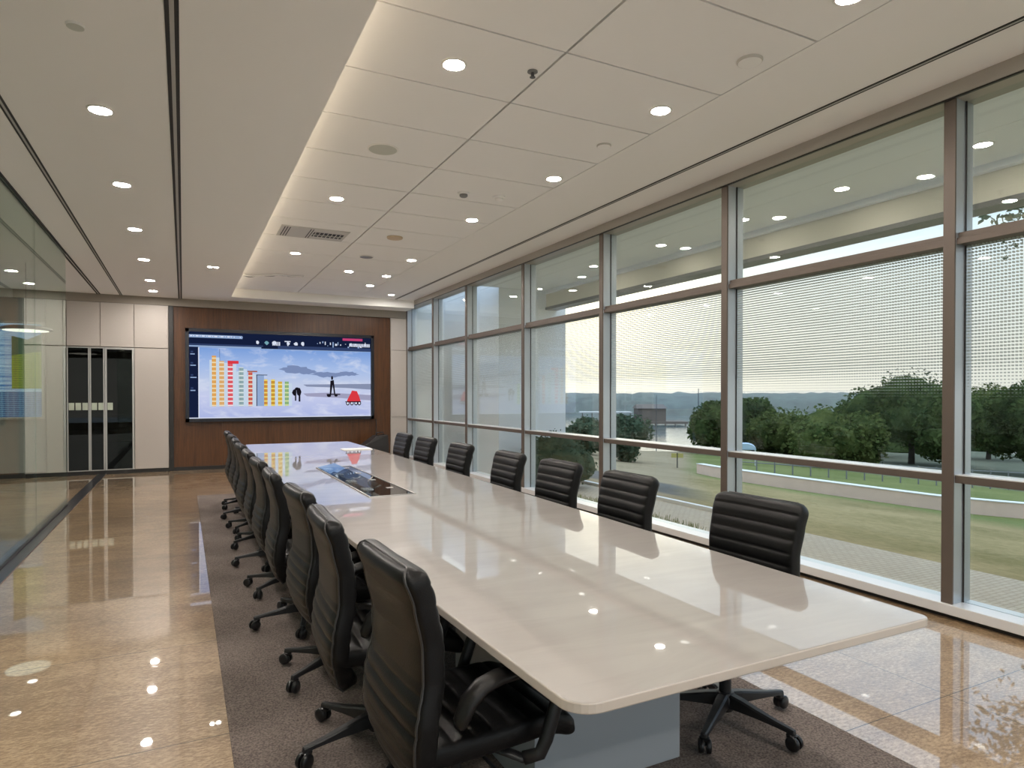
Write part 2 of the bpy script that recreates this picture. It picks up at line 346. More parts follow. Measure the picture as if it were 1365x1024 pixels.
# ------------------------------------------------------------------ mesh builder
class MB:
    def __init__(self): self.bm = bmesh.new(); self.mats = []
    def mi(self, m):
        if m not in self.mats: self.mats.append(m)
        return self.mats.index(m)
    def face(self, vs, m):
        try:
            f = self.bm.faces.new(vs); f.material_index = self.mi(m); return f
        except ValueError: return None
    def quad(self, pts, m): return self.face([self.bm.verts.new(p) for p in pts], m)
    def box(self, x0, x1, y0, y1, z0, z1, m, bev=0.0):
        v = [self.bm.verts.new(p) for p in ((x0,y0,z0),(x1,y0,z0),(x1,y1,z0),(x0,y1,z0),(x0,y0,z1),(x1,y0,z1),(x1,y1,z1),(x0,y1,z1))]
        fs = [self.face([v[i] for i in q], m) for q in ((3,2,1,0),(4,5,6,7),(0,1,5,4),(1,2,6,5),(2,3,7,6),(3,0,4,7))]
        if bev > 0:
            es = list({e for f in fs for e in f.edges})
            r = bmesh.ops.bevel(self.bm, geom=es, offset=bev, segments=2, affect='EDGES', profile=0.5)
            for f in r['faces']: f.material_index = self.mi(m)
        return self
    def prism(self, poly, z0, z1, m, mside=None):
        a = [self.bm.verts.new((x, y, z0)) for x, y in poly]; b = [self.bm.verts.new((x, y, z1)) for x, y in poly]
        self.face(a[::-1], m); self.face(b, m); n = len(poly)
        for i in range(n): self.face([a[i], a[(i+1) % n], b[(i+1) % n], b[i]], mside or m)
        return self
    def loft(self, rings, m, cap=True, closed=True):
        V = [[self.bm.verts.new(p) for p in r] for r in rings]; n = len(rings[0])
        for i in range(len(V)-1):
            for j in range(n if closed else n-1):
                k = (j+1) % n
                self.face([V[i][j], V[i][k], V[i+1][k], V[i+1][j]], m)
        if cap and closed: self.face(V[0][::-1], m); self.face(V[-1], m)
        return self
    def tube(self, pts, rad, m, seg=10, flat=1.0, up=None):
        pts = [Vector(p) for p in pts]; rings = []
        if not hasattr(rad, '__len__'): rad = [rad]*len(pts)
        pu = None
        for i, p in enumerate(pts):
            d = (pts[min(i+1, len(pts)-1)] - pts[max(i-1, 0)])
            if d.length < 1e-9: d = Vector((0, 0, 1))
            d.normalize()
            u = Vector(up) if up else (pu if pu else (Vector((0, 0, 1)) if abs(d.z) < 0.9 else Vector((1, 0, 0))))
            s = d.cross(u)
            if s.length < 1e-6: s = d.cross(Vector((0, 1, 0)))
            s.normalize(); u2 = s.cross(d).normalized(); pu = u2
            rings.append([p + s*(rad[i]*math.cos(2*PI*j/seg)) + u2*(rad[i]*flat*math.sin(2*PI*j/seg)) for j in range(seg)])
        return self.loft(rings, m)
    def lathe(self, prof, m, seg=24, c=(0, 0, 0), axis='z', cap=True):
        rings = []
        for r, h in prof:
            r = max(r, 1e-4); ring = []
            for j in range(seg):
                a = 2*PI*j/seg
                if axis == 'z': p = (c[0]+r*math.cos(a), c[1]+r*math.sin(a), c[2]+h)
                elif axis == 'y': p = (c[0]+r*math.cos(a), c[1]+h, c[2]-r*math.sin(a))
                else: p = (c[0]+h, c[1]+r*math.cos(a), c[2]+r*math.sin(a))
                ring.append(p)
            rings.append(ring)
        return self.loft(rings, m, cap)
    def build(self, name, parent=None, smooth=False, angle=None, loc=None, recalc=True):
        if recalc: bmesh.ops.recalc_face_normals(self.bm, faces=self.bm.faces)
        me = bpy.data.meshes.new(name); self.bm.to_mesh(me); self.bm.free()
        for m in self.mats: me.materials.append(m)
        if smooth:
            for p in me.polygons: p.use_smooth = True
            if angle:
                try: me.set_sharp_from_angle(angle=math.radians(angle))
                except Exception: pass
        o = bpy.data.objects.new(name, me); COL.objects.link(o)
        if parent: o.parent = parent
        if loc: o.location = loc
        return o
def tag(o, label=None, cat=None, group=None, kind=None):
    if label: o['label'] = label
    if cat: o['category'] = cat
    if group: o['group'] = group
    if kind: o['kind'] = kind
    return o
def thing(name, label, cat, loc=(0, 0, 0), rz=0.0, group=None, kind=None):
    o = bpy.data.objects.new(name, None); o.empty_display_size = 0.1
    COL.objects.link(o); o.location = loc; o.rotation_euler = (0, 0, rz)
    return tag(o, label, cat, group, kind)
def struct(o, label=None, cat=None): return tag(o, label, cat, kind='structure')
def kids(o): return [c for c in bpy.data.objects if c.parent == o]
def dup(root, loc, rz, label, group=None, child_map=None, base_turn=0.0):
    r = root.copy(); COL.objects.link(r); r.location = loc; r.rotation_euler = (0, 0, rz); r['label'] = label
    if group: r['group'] = group
    for ch, gs in child_map:
        c = ch.copy(); COL.objects.link(c); c.parent = r
        if base_turn and c.name.startswith('leg'): c.rotation_euler = (0, 0, base_turn)
        for g in gs:
            d = g.copy(); COL.objects.link(d); d.parent = c
    return r
def tree_of(root): return [(c, kids(c)) for c in kids(root)]

# ------------------------------------------------------------------ dimensions
YB = 13.9; YF = -5.0           # back wall, wall behind the camera
XG = 4.52                      # window glass plane
ZL = 3.266; ZT = 3.44          # left soffit, tile ceiling
XP = -1.35                     # glass partition plane
XC = -4.6                      # far corridor wall

# ------------------------------------------------------------------ room shell
b = MB(); b.box(XC-0.1, 4.62, YF, YB+0.3, -0.12, 0.0, M['floor']); struct(b.build('floor'))
b = MB(); b.box(0.17, 2.53, 0.2, 10.3, 0.0, 0.006, M['carpet'], 0.002)
tag(b.build('carpet'), 'long taupe-brown carpet strip laid under the conference table and chairs', 'carpet')

# ceiling: left soffit with cove lip, recessed tile field, right soffit
b = MB()
b.box(XC, 0.64, YF, YB, ZL, ZL+0.30, M['ceil'])
b.box(0.64, 0.808, YF, YB, ZL, ZL+0.035, M['ceil'])           # cove lip
b.box(0.808, 4.38, 13.27, YB, ZL+0.01, ZL+0.30, M['ceil'])   # far border
b.box(0.64, 0.808, 13.27, YB, ZL+0.035, ZL+0.30, M['ceil'])
b.box(3.206, 4.70, YF, YB, ZT, ZT+0.15, M['ceil'])
b.box(0.64, 3.206, YF, 13.27, ZT+0.03, ZT+0.15, M['dark'])
ys = [YF, -3.4, -2.66, -1.92, -1.18, -0.44, 0.30, 1.04, 1.78, 2.52, 3.26, 3.99, 4.70, 5.44, 6.20, 6.94, 7.70, 8.58, 9.52, 10.5, 11.5, 12.6, 13.27]
for i in range(len(ys)-1):
    for x0, x1 in ((0.64, 2.0), (2.0, 3.206)):
        b.box(x0+0.008, x1-0.008, ys[i]+0.007, ys[i+1]-0.007, ZT, ZT+0.03, M['tile'])
struct(b.build('ceiling'))

# walls
b = MB()
b.box(XC-0.1, -2.15, YB, YB+0.2, 0, ZL+0.2, M['wallwhite'])
b.box(-2.15, 4.70, YB+0.12, YB+0.3, 0, ZT+0.1, M['wallwhite'])
struct(b.build('wall_back'))
b = MB()
xs = [-0.16, 0.68, 1.52, 2.36, 3.20, 4.04]
for i in range(5): b.box(xs[i]+0.0008, xs[i+1]-0.0008, YB, YB+0.12, 0.07, 3.12, M['wood'])
struct(b.build('wall_back_wood_panelling'))
b = MB(); b.box(-0.235, -0.16, YB-0.05, YB+0.12, 0.0, 3.12, M['dark']); b.box(-0.16, 4.04, YB-0.012, YB+0.12, 0.0, 0.07, M['dark'])
struct(b.build('baseboard_back'))
b = MB()
for z0, z1 in ((0.0, 0.955), (0.962, 2.415), (2.422, 3.30)): b.box(4.045, 4.50, YB-0.02, YB+0.12, z0, z1, M['lacquer'])
struct(b.build('wall_back_side_panel'))
b = MB(); b.box(-2.6, 4.38, YB-0.06, YB+0.12, 3.12, ZL+0.012, M['bulk']); struct(b.build('trim_1'))
b = MB(); b.box(XC-0.1, XC, YF, YB, 0, ZL+0.2, M['wallwhite']); struct(b.build('wall_corridor'))
b = MB(); b.box(XC, -1.98, YB-0.015, YB, 0, 0.09, M['dark']); struct(b.build('baseboard_left'))
# unseen wall behind the camera; open gaps added to let daylight in
b = MB()
b.box(XC, 4.7, YF-0.2, YF, 0, 0.25, M['wallwhite']); b.box(XC, 4.7, YF-0.2, YF, 3.0, ZT+0.1, M['wallwhite'])
for x in (XC, -1.5, 1.5, 4.5): b.box(x, x+0.2, YF-0.2, YF, 0.25, 3.0, M['wallwhite'])
struct(b.build('wall_front'))

# ------------------------------------------------------------------ window wall (right)
mull = [YF, -3.37, -1.42, 0.53, 2.48, 4.43, 6.39, 8.375, 10.5, 12.2, YB-0.02]
b = MB(); b.box(4.38, 4.62, YF, YB, 3.34, ZT+0.06, M['head'])
b.box(4.38, 4.40, YF, YB, 3.335, 3.345, M['dark'])
struct(b.build('trim_2'))
b = MB(); b.box(4.38, 4.62, YF, YB, 0.035, 0.10, M['sill'], 0.004); b.box(4.43, 4.62, YF, YB, 0.0, 0.04, M['dark'])
struct(b.build('trim_3'))
for i in range(len(mull)-1):
    y0, y1 = mull[i], mull[i+1]
    w = struct(thing('window_%d' % (i+1), None, None, (0, 0, 0)))
    f = MB()
    f.box(4.415, 4.60, y1-0.035, y1+0.035, 0.10, 3.34, M['alu'], 0.003); f.box(4.40, 4.414, y1-0.036, y1+0.036, 0.10, 3.34, M['alub'], 0.002)
    f.build('mullion', w)
    f = MB(); f.box(4.42, 4.60, y0+0.035, y1-0.035, 2.41, 2.45, M['alub'], 0.002); f.box(4.44, 4.60, y0+0.035, y1-0.035, 2.45, 2.487, M['alub'], 0.002); f.build('transom', w)
    f = MB(); f.box(4.42, 4.60, y0+0.035, y1-0.035, 0.882, 0.93, M['alub'], 0.002); f.box(4.42, 4.60, y0+0.035, y1-0.035, 0.93, 0.936, M['sill']); f.build('rail', w)
    for z0, z1, m in ((2.487, 3.34, M['glass']), (0.936, 2.41, M['frit']), (0.10, 0.882, M['glass'])):
        f = MB(); f.box(XG, XG+0.012, y0+0.035, y1-0.035, z0, z1, m); f.build('pane', w)
    f = MB()
    for z0, z1 in ((2.487, 3.34), (0.936, 2.41), (0.10, 0.882)):
        for yy in (y0+0.035, y1-0.043):
            f.box(XG-0.008, XG-0.001, yy, yy+0.008, z0, z1, M['dark'])
    f.build('gasket', w)

# ------------------------------------------------------------------ glass partition (left)
wl = struct(thing('wall_left', None, None))
pj = [-4.95, -3.55, -1.60, 0.35, 2.30, 4.25, 6.20, 8.15, 10.10]
for i in range(len(pj)-1):
    f = MB(); f.box(XP-0.006, XP+0.006, pj[i]+0.002, pj[i+1]-0.002, 0.012, ZL, M['pglass']); f.build('glass_panel', wl)
f = MB(); f.box(XP-0.03, XP+0.10, YF, YB, 0.0, 0.012, M['steel']); f.box(XP-0.012, XP-0.006, YF, 10.1, 0.012, 0.03, M['dark']); f.box(XP+0.006, XP+0.012, YF, 10.1, 0.012, 0.03, M['dark']); f.build('floor_track', wl)
f = MB(); f.box(XP-0.03, XP-0.008, YF, YB-0.06, ZL-0.006, ZL, M['black']); f.box(XP+0.008, XP+0.03, YF, YB-0.06, ZL-0.006, ZL, M['black']); f.build('head_track', wl)

# ------------------------------------------------------------------ storage wall (back left)
def cabinet(x0, x1, z0, z1, label, name='cabinet', kind='solid', group='white storage wall cabinets'):
    c = thing(name, label, 'cabinet', ((x0+x1)/2, YB, z0), 0, group)
    hw = (x1-x0)/2; h = z1-z0
    f = MB()
    if kind == 'solid':
        f.box(-hw+0.001, hw-0.001, -0.03, 0.118, 0.0, h, M['bulk']); f.build('carcass', c)
        f = MB(); f.box(-hw+0.005, hw-0.005, -0.052, -0.031, 0.005, h-0.005, M['lacquer'], 0.0015); f.build('door', c)
    else:
        t = 0.015
        f.box(-hw+0.002, -hw+t, -0.03, 0.118, 0, h, M['dark']); f.box(hw-t, hw-0.002, -0.03, 0.118, 0, h, M['dark'])
        f.box(-hw+t, hw-t, 0.10, 0.118, 0, h, M['dark']); f.box(-hw+t, hw-t, -0.03, 0.10, 0, 0.02, M['dark']); f.box(-hw+t, hw-t, -0.03, 0.10, h-0.02, h, M['dark'])
        f.build('carcass', c)
        for zz in (0.5, 1.0, 1.5):
            s = MB(); s.box(-hw+t, hw-t, -0.02, 0.098, zz, zz+0.018, M['dark']); s.build('shelf', c)
        fw = 0.022 if kind == 'glass' else 0.034
        d = MB(); z_0, z_1 = 0.004, h-0.004
        d.box(-hw+0.003, -hw+fw, -0.055, -0.031, z_0, z_1, M['silver']); d.box(hw-fw, hw-0.003, -0.055, -0.031, z_0, z_1, M['silver'])
        d.box(-hw+fw, hw-fw, -0.055, -0.031, z_0, z_0+0.015, M['silver']); d.box(-hw+fw, hw-fw, -0.055, -0.031, z_1-fw, z_1, M['silver'])
        dd = d.build('door_frame', c)
        g = MB(); g.box(-hw+fw, hw-fw, -0.046, -0.040, z_0+0.015, z_1-fw, M['cabglass']); g.build('door_glass', dd)
        s = MB(); n = {0.345: 3, 0.230: 2}.get(round(x1-x0, 3), 1)
        for k in range(n):
            cx = -hw+fw+0.006 + k*0.102
            s.box(cx, cx+0.083, -0.0485, -0.0465, 1.10, 1.23, M['tag'])
        s.build('manifestation_squares', dd)
    return c
cabinet(-1.84, -1.33, 2.315, 3.12, 'white upper storage cabinet at the left end, above the narrow glass doors')
cabinet(-1.33, -0.80, 2.315, 3.12, 'middle white upper storage cabinet above the wide glass door')
cabinet(-0.80, -0.24, 2.315, 3.12, 'white upper storage cabinet beside the wood panelling')
cabinet(-0.80, -0.24, 0.07, 2.310, 'tall white storage cabinet between wide glass door and wood wall', 'tall_cabinet')
cabinet(-1.84, -1.495, 0.07, 2.310, 'smoked glass display cabinet at left, next to the glass partition opening', 'glass_cabinet', 'glass', 'smoked glass cabinets')
cabinet(-1.495, -1.265, 0.07, 2.310, 'narrowest smoked glass cabinet, middle of the three', 'glass_cabinet', 'glass', 'smoked glass cabinets')
cabinet(-1.265, -0.80, 0.07, 2.310, 'widest smoked glass cabinet with thick silver door frame', 'glass_cabinet', 'wide', 'smoked glass cabinets')
cabinet(-2.14, -1.845, 2.315, 3.12, 'upper grey storage cabinet seen behind the glass partition')
cabinet(-2.14, -1.845, 0.07, 2.310, 'slim tall grey storage cabinet seen behind the glass partition', 'tall_cabinet')
b = MB(); b.box(-2.14, -0.24, YB-0.03, YB+0.11, 0.0, 0.068, M['dark']); struct(b.build('trim_4'))

# ------------------------------------------------------------------ video wall
SX0, SX1, SZ0, SZ1 = 0.04, 3.66, 0.925, 2.715
vw = thing('video_wall', 'wide black framed video screen on the wood wall showing towers and sky', 'screen', (0, YB, 0))
f = MB(); bw = 0.065
f.box(SX0, SX1, -0.045, -0.001, SZ0, SZ1, M['bezel'])
f.box(SX0, SX0+bw, -0.10, -0.045, SZ0, SZ1, M['bezel']); f.box(SX1-bw, SX1, -0.10, -0.045, SZ0, SZ1, M['bezel'])
f.box(SX0, SX1, -0.10, -0.045, SZ1-bw, SZ1, M['bezel']); f.box(SX0, SX1, -0.10, -0.045, SZ0, SZ0+bw, M['bezel'])
f.build('bezel', vw)
ix0, ix1, iz0, iz1 = SX0+bw, SX1-bw, SZ0+bw, SZ1-bw
def su(u): return ix0+(ix1-ix0)*u
def sv(v): return iz1-(iz1-iz0)*v
f = MB()
def rect(u0, u1, v0, v1, m, k=1):
    y = -0.050-0.0006*k
    f.quad([(su(u0), y, sv(v1)), (su(u1), y, sv(v1)), (su(u1), y, sv(v0)), (su(u0), y, sv(v0))], m)
def poly(pts, m, k=3):
    y = -0.050-0.0006*k
    f.quad([(su(u), y, sv(v)) for u, v in pts], m)
def ell(u, v, a, c, m, k=3, n=18, wob=0.0):
    poly([(u+a*math.cos(2*PI*i/n)*(1+wob*R.uniform(-1, 1)), v+c*math.sin(2*PI*i/n)*(1+wob*R.uniform(-1, 1))) for i in range(n)], m, k)
E = lambda n, c, s=None: emit(n, lin(c), SCREEN if s is None else s)
eNavy = E('screen_navy', (22, 32, 62)); eNavy2 = E('screen_slate', (52, 68, 108)); eWhite = E('screen_white', (225, 232, 250)); ePale = E('screen_pale', (150, 175, 215))
eRed = E('screen_red', (225, 60, 70)); eDark = E('screen_dark', (28, 26, 34)); eCloud = E('screen_cloud', (128, 146, 188)); eMauve = E('screen_mauve', (165, 165, 195)); eGrey = E('screen_grey', (140, 150, 180))
eFac = E('screen_facade', (205, 222, 240)); eTeal = E('screen_teal', (120, 170, 185)); ePink = E('screen_pink', (200, 70, 120))
rect(0, 1, 0, 1, screen_sky_mat(), 0)
rect(0, 1, 0, 0.175, eNavy); rect(0, 0.045, 0.175, 0.99, eNavy); rect(0, 1, 0.99, 1.0, eWhite)
rect(0.0, 0.27, 0.03, 0.065, ePale, 2); rect(0.005, 0.22, 0.038, 0.052, eWhite, 3); rect(0, 0.38, 0.135, 0.15, eNavy2, 2); rect(0, 0.37, 0.155, 0.172, ePale, 2); rect(0.46, 1, 0.13, 0.175, eNavy2, 2)
rect(0.045, 0.05, 0.175, 0.99, eWhite, 2); rect(0.045, 1, 0.172, 0.178, ePale, 3)
for k in range(26): rect(0.005+k*0.0105, 0.005+k*0.0105+R.uniform(0.004, 0.009), 0.04, 0.054, ePale if k % 3 else eWhite, 4)
for u in (0.35, 0.40, 0.44, 0.515, 0.56, 0.60): ell(u, 0.10, 0.010, 0.022, eWhite if u != 0.40 else eTeal, 3, 8, 0.4)
for k in range(5): rect(0.43+k*0.009, 0.436+k*0.009, 0.085, 0.13, eWhite, 4)
rect(0.497, 0.53, 0.07, 0.082, eWhite, 4); rect(0.512, 0.518, 0.07, 0.13, eWhite, 4)
for k in range(20): rect(0.68+k*0.015, 0.68+k*0.015+R.uniform(0.004, 0.012), 0.055+R.uniform(0, .06), 0.08+R.uniform(0, .06), eWhite if k % 2 else ePale, 4)
rect(0.83, 0.95, 0.01, 0.04, ePink, 4)
for k in range(13): rect(0.87+k*0.0098, 0.877+k*0.0098, 0.075, 0.115, eWhite, 5)
for v in (0.25, 0.38, 0.52, 0.67): rect(0.006, R.uniform(.025, .037), v, v+0.012, ePale, 3); rect(0.008, 0.02, v-0.03, v-0.012, eNavy2, 3)
# towers
rows = [(0.113, 0.134, 0.27, (228, 160, 70), (245, 225, 180)), (0.15, 0.175, 0.33, (224, 165, 90), (240, 230, 205)), (0.193, 0.22, 0.345, (226, 40, 60), (245, 235, 240)),
        (0.251, 0.275, 0.40, (130, 160, 165), (225, 235, 235)), (0.30, 0.322, 0.455, (205, 60, 50), (240, 225, 200)), (0.384, 0.403, 0.54, (205, 130, 50), (245, 225, 120)),
        (0.422, 0.443, 0.54, (200, 140, 40), (245, 225, 120)), (0.46, 0.483, 0.565, (215, 170, 40), (245, 235, 160)), (0.497, 0.519, 0.565, (130, 175, 120), (220, 230, 170))]
for i, (a, c, v, c1, c2) in enumerate(rows):
    fac = facade_mat('tower_facade_%s' % ['amber', 'sand', 'scarlet', 'teal', 'brick', 'ochre', 'honey', 'gold', 'lime'][i], c1, c2, 12.0, 38.0)
    rect(c-0.002, c+0.018, v+0.02, 0.862, eFac, 2); rect(a-0.012, a, v+0.05, 0.862, eFac, 2)
    rect(a, c, v, 0.862, fac, 3)
rect(0.193, 0.25, 0.325, 0.36, eRed, 4); rect(0.296, 0.348, 0.44, 0.455, E('screen_brown', (170, 90, 70)), 4)
rect(0.345, 0.384, 0.488, 0.862, ePale, 3); rect(0.343, 0.347, 0.488, 0.862, eDark, 4); rect(0.343, 0.402, 0.484, 0.492, eDark, 4)
rect(0.152, 0.1535, 0.19, 0.33, eDark, 3)
# skyline clouds, bands and figures
ell(0.555, 0.415, 0.075, 0.045, eCloud, 1, 24, 0.25); ell(0.62, 0.44, 0.05, 0.03, eCloud, 1, 20, 0.25); ell(0.74, 0.475, 0.09, 0.03, eCloud, 1, 24, 0.3); ell(0.86, 0.46, 0.07, 0.025, eCloud, 1, 22, 0.3)
poly([(0.60, 0.60), (1, 0.585), (1, 0.66), (0.85, 0.64), (0.62, 0.625)], eGrey, 1); poly([(0.60, 0.71), (0.75, 0.70), (1, 0.73), (1, 0.80), (0.8, 0.765), (0.62, 0.745)], eMauve, 1)
ell(0.551, 0.70, 0.013, 0.045, eDark, 4, 12, .2); ell(0.575, 0.69, 0.014, 0.055, eDark, 4, 12, .2); ell(0.565, 0.655, 0.012, 0.02, eDark, 4); rect(0.553, 0.561, 0.70, 0.80, eDark, 4); rect(0.574, 0.584, 0.70, 0.81, eDark, 4)
ell(0.767, 0.515, 0.006, 0.025, eDark, 4); poly([(0.757, 0.55), (0.777, 0.54), (0.786, 0.72), (0.779, 0.73), (0.770, 0.60), (0.760, 0.75), (0.752, 0.75)], eDark, 4); rect(0.735, 0.815, 0.715, 0.728, eDark, 4); ell(0.748, 0.735, 0.012, 0.02, eDark, 4); ell(0.79, 0.735, 0.01, 0.016, eDark, 4)
poly([(0.855, 0.80), (0.88, 0.70), (0.885, 0.672), (0.915, 0.68), (0.93, 0.75), (0.938, 0.81), (0.86, 0.83)], eRed, 4); rect(0.845, 0.94, 0.81, 0.822, eDark, 5)
for u in (0.86, 0.885, 0.91, 0.93): ell(u, 0.835, 0.011, 0.028, eDark, 5, 10); 
for u in (0.86, 0.885, 0.91, 0.93): ell(u, 0.835, 0.006, 0.015, eWhite, 6, 8)
f.build('display', vw, recalc=False)
b = MB(); b.tube([(3.72, YB-0.015, 0.92), (3.725, YB-0.02, 0.75), (3.715, YB-0.03, 0.6), (3.70, YB-0.12, 0.42), (3.66, YB-0.25, 0.36)], 0.012, M['dark'], 8)
tag(b.build('cable', smooth=True), 'black cable running down the wood wall from the screen corner', 'cable')
ec = thing('equipment_case', 'black equipment case standing on the floor against the wood wall, right of table end', 'case', (3.50, 13.25, 0))
f = MB(); f.loft([[(-.26, -.2, 0), (.26, -.2, 0), (.26, .2, 0), (-.26, .2, 0)], [(-.25, -.19, .40), (.26, -.2, .40), (.26, .2, .40), (-.25, .19, .40)], [(0.02, -.16, .60), (.25, -.18, .62), (.25, .18, .62), (0.02, .16, .60)]], M['dark']); f.build('body', ec)
f = MB(); f.tube([(.06, 0, .60), (.07, 0, .66), (.2, 0, .67), (.21, 0, .61)], .012, M['poly'], 8); f.build('handle', ec, True)

# corridor screen, and a made-up pendant standing in for a reflection in the glass
cs = thing('wall_screen', 'blue and green striped wall screen behind the left glass partition', 'screen', (0, YB, 0))
f = MB(); f.box(-3.95, -2.16, -0.06, -0.001, 1.02, 2.71, M['ring']); f.build('frame', cs)
f = MB(); f.quad([(-3.9, -0.062, 1.06), (-2.2, -0.062, 1.06), (-2.2, -0.062, 2.67), (-3.9, -0.062, 2.67)], stripe_mat())
g1 = facade_mat('striped_meadow', (165, 180, 50), (120, 140, 60), 26.0, 9.0); g2 = emit('striped_treeline', lin((70, 105, 70)), .9); g3 = facade_mat('striped_shore', (70, 110, 160), (150, 185, 215), 30.0, 12.0)
f.quad([(-2.62, -0.063, 1.55), (-2.2, -0.063, 1.55), (-2.2, -0.063, 2.32), (-2.62, -0.063, 2.32)], g1)
f.quad([(-2.62, -0.0635, 2.12), (-2.2, -0.0635, 2.20), (-2.2, -0.0635, 2.50), (-2.4, -0.0635, 2.40), (-2.62, -0.0635, 2.46)], g2)
f.quad([(-3.9, -0.0635, 1.06), (-2.2, -0.0635, 1.06), (-2.2, -0.0635, 1.5), (-3.9, -0.0635, 1.5)], g3)
f.build('display', cs, recalc=False)
pl = thing('reflection_pendant', 'round glowing pendant added for a bright reflection in the left glass partition', 'lamp', (-1.92, 11.0, 2.34))
f = MB(); f.lathe([(0.02, 0.06), (0.20, 0.05), (0.30, 0.02), (0.31, 0.0), (0.27, -0.01)], M['devdark'], 36); f.build('shade', pl, True, 40)
f = MB(); f.lathe([(0.26, -0.011), (0.26, -0.016), (0.001, -0.02)], emit('reflection_glow', (1, .93, .82), 3.0), 36); f.build('diffuser', pl, True)
f = MB(); f.tube([(0, 0, .06), (0, 0, ZL-2.34)], .006, M['dark'], 6); f.build('cord', pl)

# ------------------------------------------------------------------ ceiling fittings
def downlight(x, y, z, label, group, mat='lamp', r=0.062):
    t = thing('downlight', label, 'ceiling light', (x, y, z), 0, group)
    f = MB(); f.lathe([(r+0.018, 0.0), (r+0.018, -0.003), (r+0.004, -0.007), (r, -0.004), (r, 0.0)], M['ring'], 28); f.build('trim_ring', t, True, 40)
    f = MB(); f.lathe([(r, -0.001), (r, -0.0045), (0.001, -0.005)], M[mat], 24); f.build('lens', t, True)
    return t
ordn = ['first', 'second', 'third', 'fourth', 'fifth', 'sixth', 'seventh', 'eighth', 'ninth', 'tenth', 'eleventh']
g = 'downlights in the left soffit'
for k, y in enumerate([4.91, 6.56, 8.27, 10.06, 11.84, 13.05]):
    downlight(-0.463, y, ZL, 'round lit downlight in left soffit, %s from the near end of its row' % ordn[k], g)
for y in (3.2, 1.5, -0.2, -1.9, -3.6): downlight(-0.463, y, ZL, 'round lit downlight added out of view to extend the left soffit row', g)  # unseen lamps continuing the row, added for illumination
g = 'downlights along the right edge of the tiles'
rr = [(2.98, 2.16), (2.995, 3.62), (3.06, 5.2), (2.95, 6.85), (3.03, 9.3), (3.06, 10.74), (3.06, 11.8)]
for k, (x, y) in enumerate(rr):
    downlight(x, y, ZT, 'round lit downlight at right edge of ceiling tiles, %s from the near end' % ordn[k], g)
downlight(3.72, 12.7, ZT, 'star-bright downlight in the far right corner of the ceiling', g, r=0.05)
for y in (0.7, -0.8, -2.3, -3.8): downlight(2.98, y, ZT, 'round lit downlight at right tile edge behind the viewer', g)
g = 'downlights in the left tile column'
for k, (x, y) in enumerate([(1.467, 3.68), (1.40, 6.72), (1.42, 9.57)]):
    downlight(x, y, ZT, 'round lit downlight in the left column of ceiling tiles, %s from near end' % ordn[k], g)
for y in (0.7, -2.3): downlight(1.45, y, ZT, 'round lit downlight in the left tile column behind the viewer', g)
downlight(2.40, 10.6, ZT, 'round lit downlight right of the tile centre joint, far end', 'downlights in the right tile column')
for y in (9.4, 6.4, 3.4, 0.4): downlight(-2.9, y, ZL, 'downlight over the corridor behind the glass partition', 'corridor downlights', 'lampc')
# twin spot in left soffit
t = thing('twin_spot', 'small twin spotlight in left soffit near the screen wall', 'ceiling light', (0.39, 10.2, ZL))
f = MB(); f.box(-.09, .09, -.045, .045, -.006, 0, M['ring'], .002); f.build('trim_plate', t)
for sx in (-.04, .04):
    f = MB(); f.lathe([(.03, -.006), (.03, -.008), (.001, -.009)], M['clamp'], 16, (sx, 0, 0)); f.build('lens', t)
# speakers / sensors
def disc(name, label, cat, x, y, z, r, mat, depth=0.012, group=None, mat2=None):
    t = thing(name, label, cat, (x, y, z), 0, group)
    f = MB(); f.lathe([(r, 0), (r, -depth*.5), (r*.93, -depth)], M['ring'] if mat2 is None else mat2, 32); f.build('rim', t, True, 40)
    f = MB(); f.lathe([(r*.92, -depth*.7), (r*.90, -depth*1.05), (r*.4, -depth*1.25), (.001, -depth*1.3)], mat, 32); f.build('face', t, True, 40)
    return t
disc('ceiling_speaker', 'round grey-green mesh speaker in the left ceiling tiles', 'speaker', 1.455, 5.2, ZT, 0.125, M['speaker'], .008)
disc('occupancy_detector', 'small grey round sensor at the near end of left soffit', 'sensor', -0.464, 3.84, ZL, 0.042, M['speaker'], .012)
disc('occupancy_detector', 'white round sensor in near right tile before the front downlight', 'sensor', 3.02, 2.84, ZT, 0.075, M['device'], .016, mat2=M['grille'])
disc('occupancy_detector', 'plain white round sensor between the second and third right-edge downlights', 'sensor', 3.01, 4.33, ZT, 0.058, M['device'], .012, mat2=M['grille'])
def detector(x, y, label, m):
    t = thing('smoke_detector', label, 'smoke detector', (x, y, ZT), 0, 'small ceiling detectors')
    f = MB(); f.lathe([(.06, 0), (.06, -.012), (.045, -.018)], M['device'], 24); f.build('base_ring', t, True, 40)
    f = MB(); f.lathe([(.04, -.018), (.04, -.034), (.028, -.044), (.001, -.046)], m, 20); f.build('chamber', t, True, 40)
detector(2.48, 5.97, 'grey smoke detector on middle tiles, left of a smaller detector', M['devdark'])
detector(2.85, 5.93, 'small pale detector to the right of the grey smoke detector', M['device'])
disc('round_diffuser', 'beige oval-looking round diffuser in the right tile column', 'vent', 2.40, 8.04, ZT, .10, M['beige'], .02, mat2=M['beige'])
disc('round_diffuser', 'grey round air diffuser beyond the beige one', 'vent', 2.37, 9.35, ZT, .10, M['devdark'], .012)
t = thing('sprinkler_head', 'small chrome sprinkler head beside the tile centre joint', 'sprinkler', (1.93, 3.54, ZT))
f = MB(); f.lathe([(.032, 0), (.032, -.006), (.012, -.01)], M['devdark'], 20); f.build('escutcheon', t, True, 40)
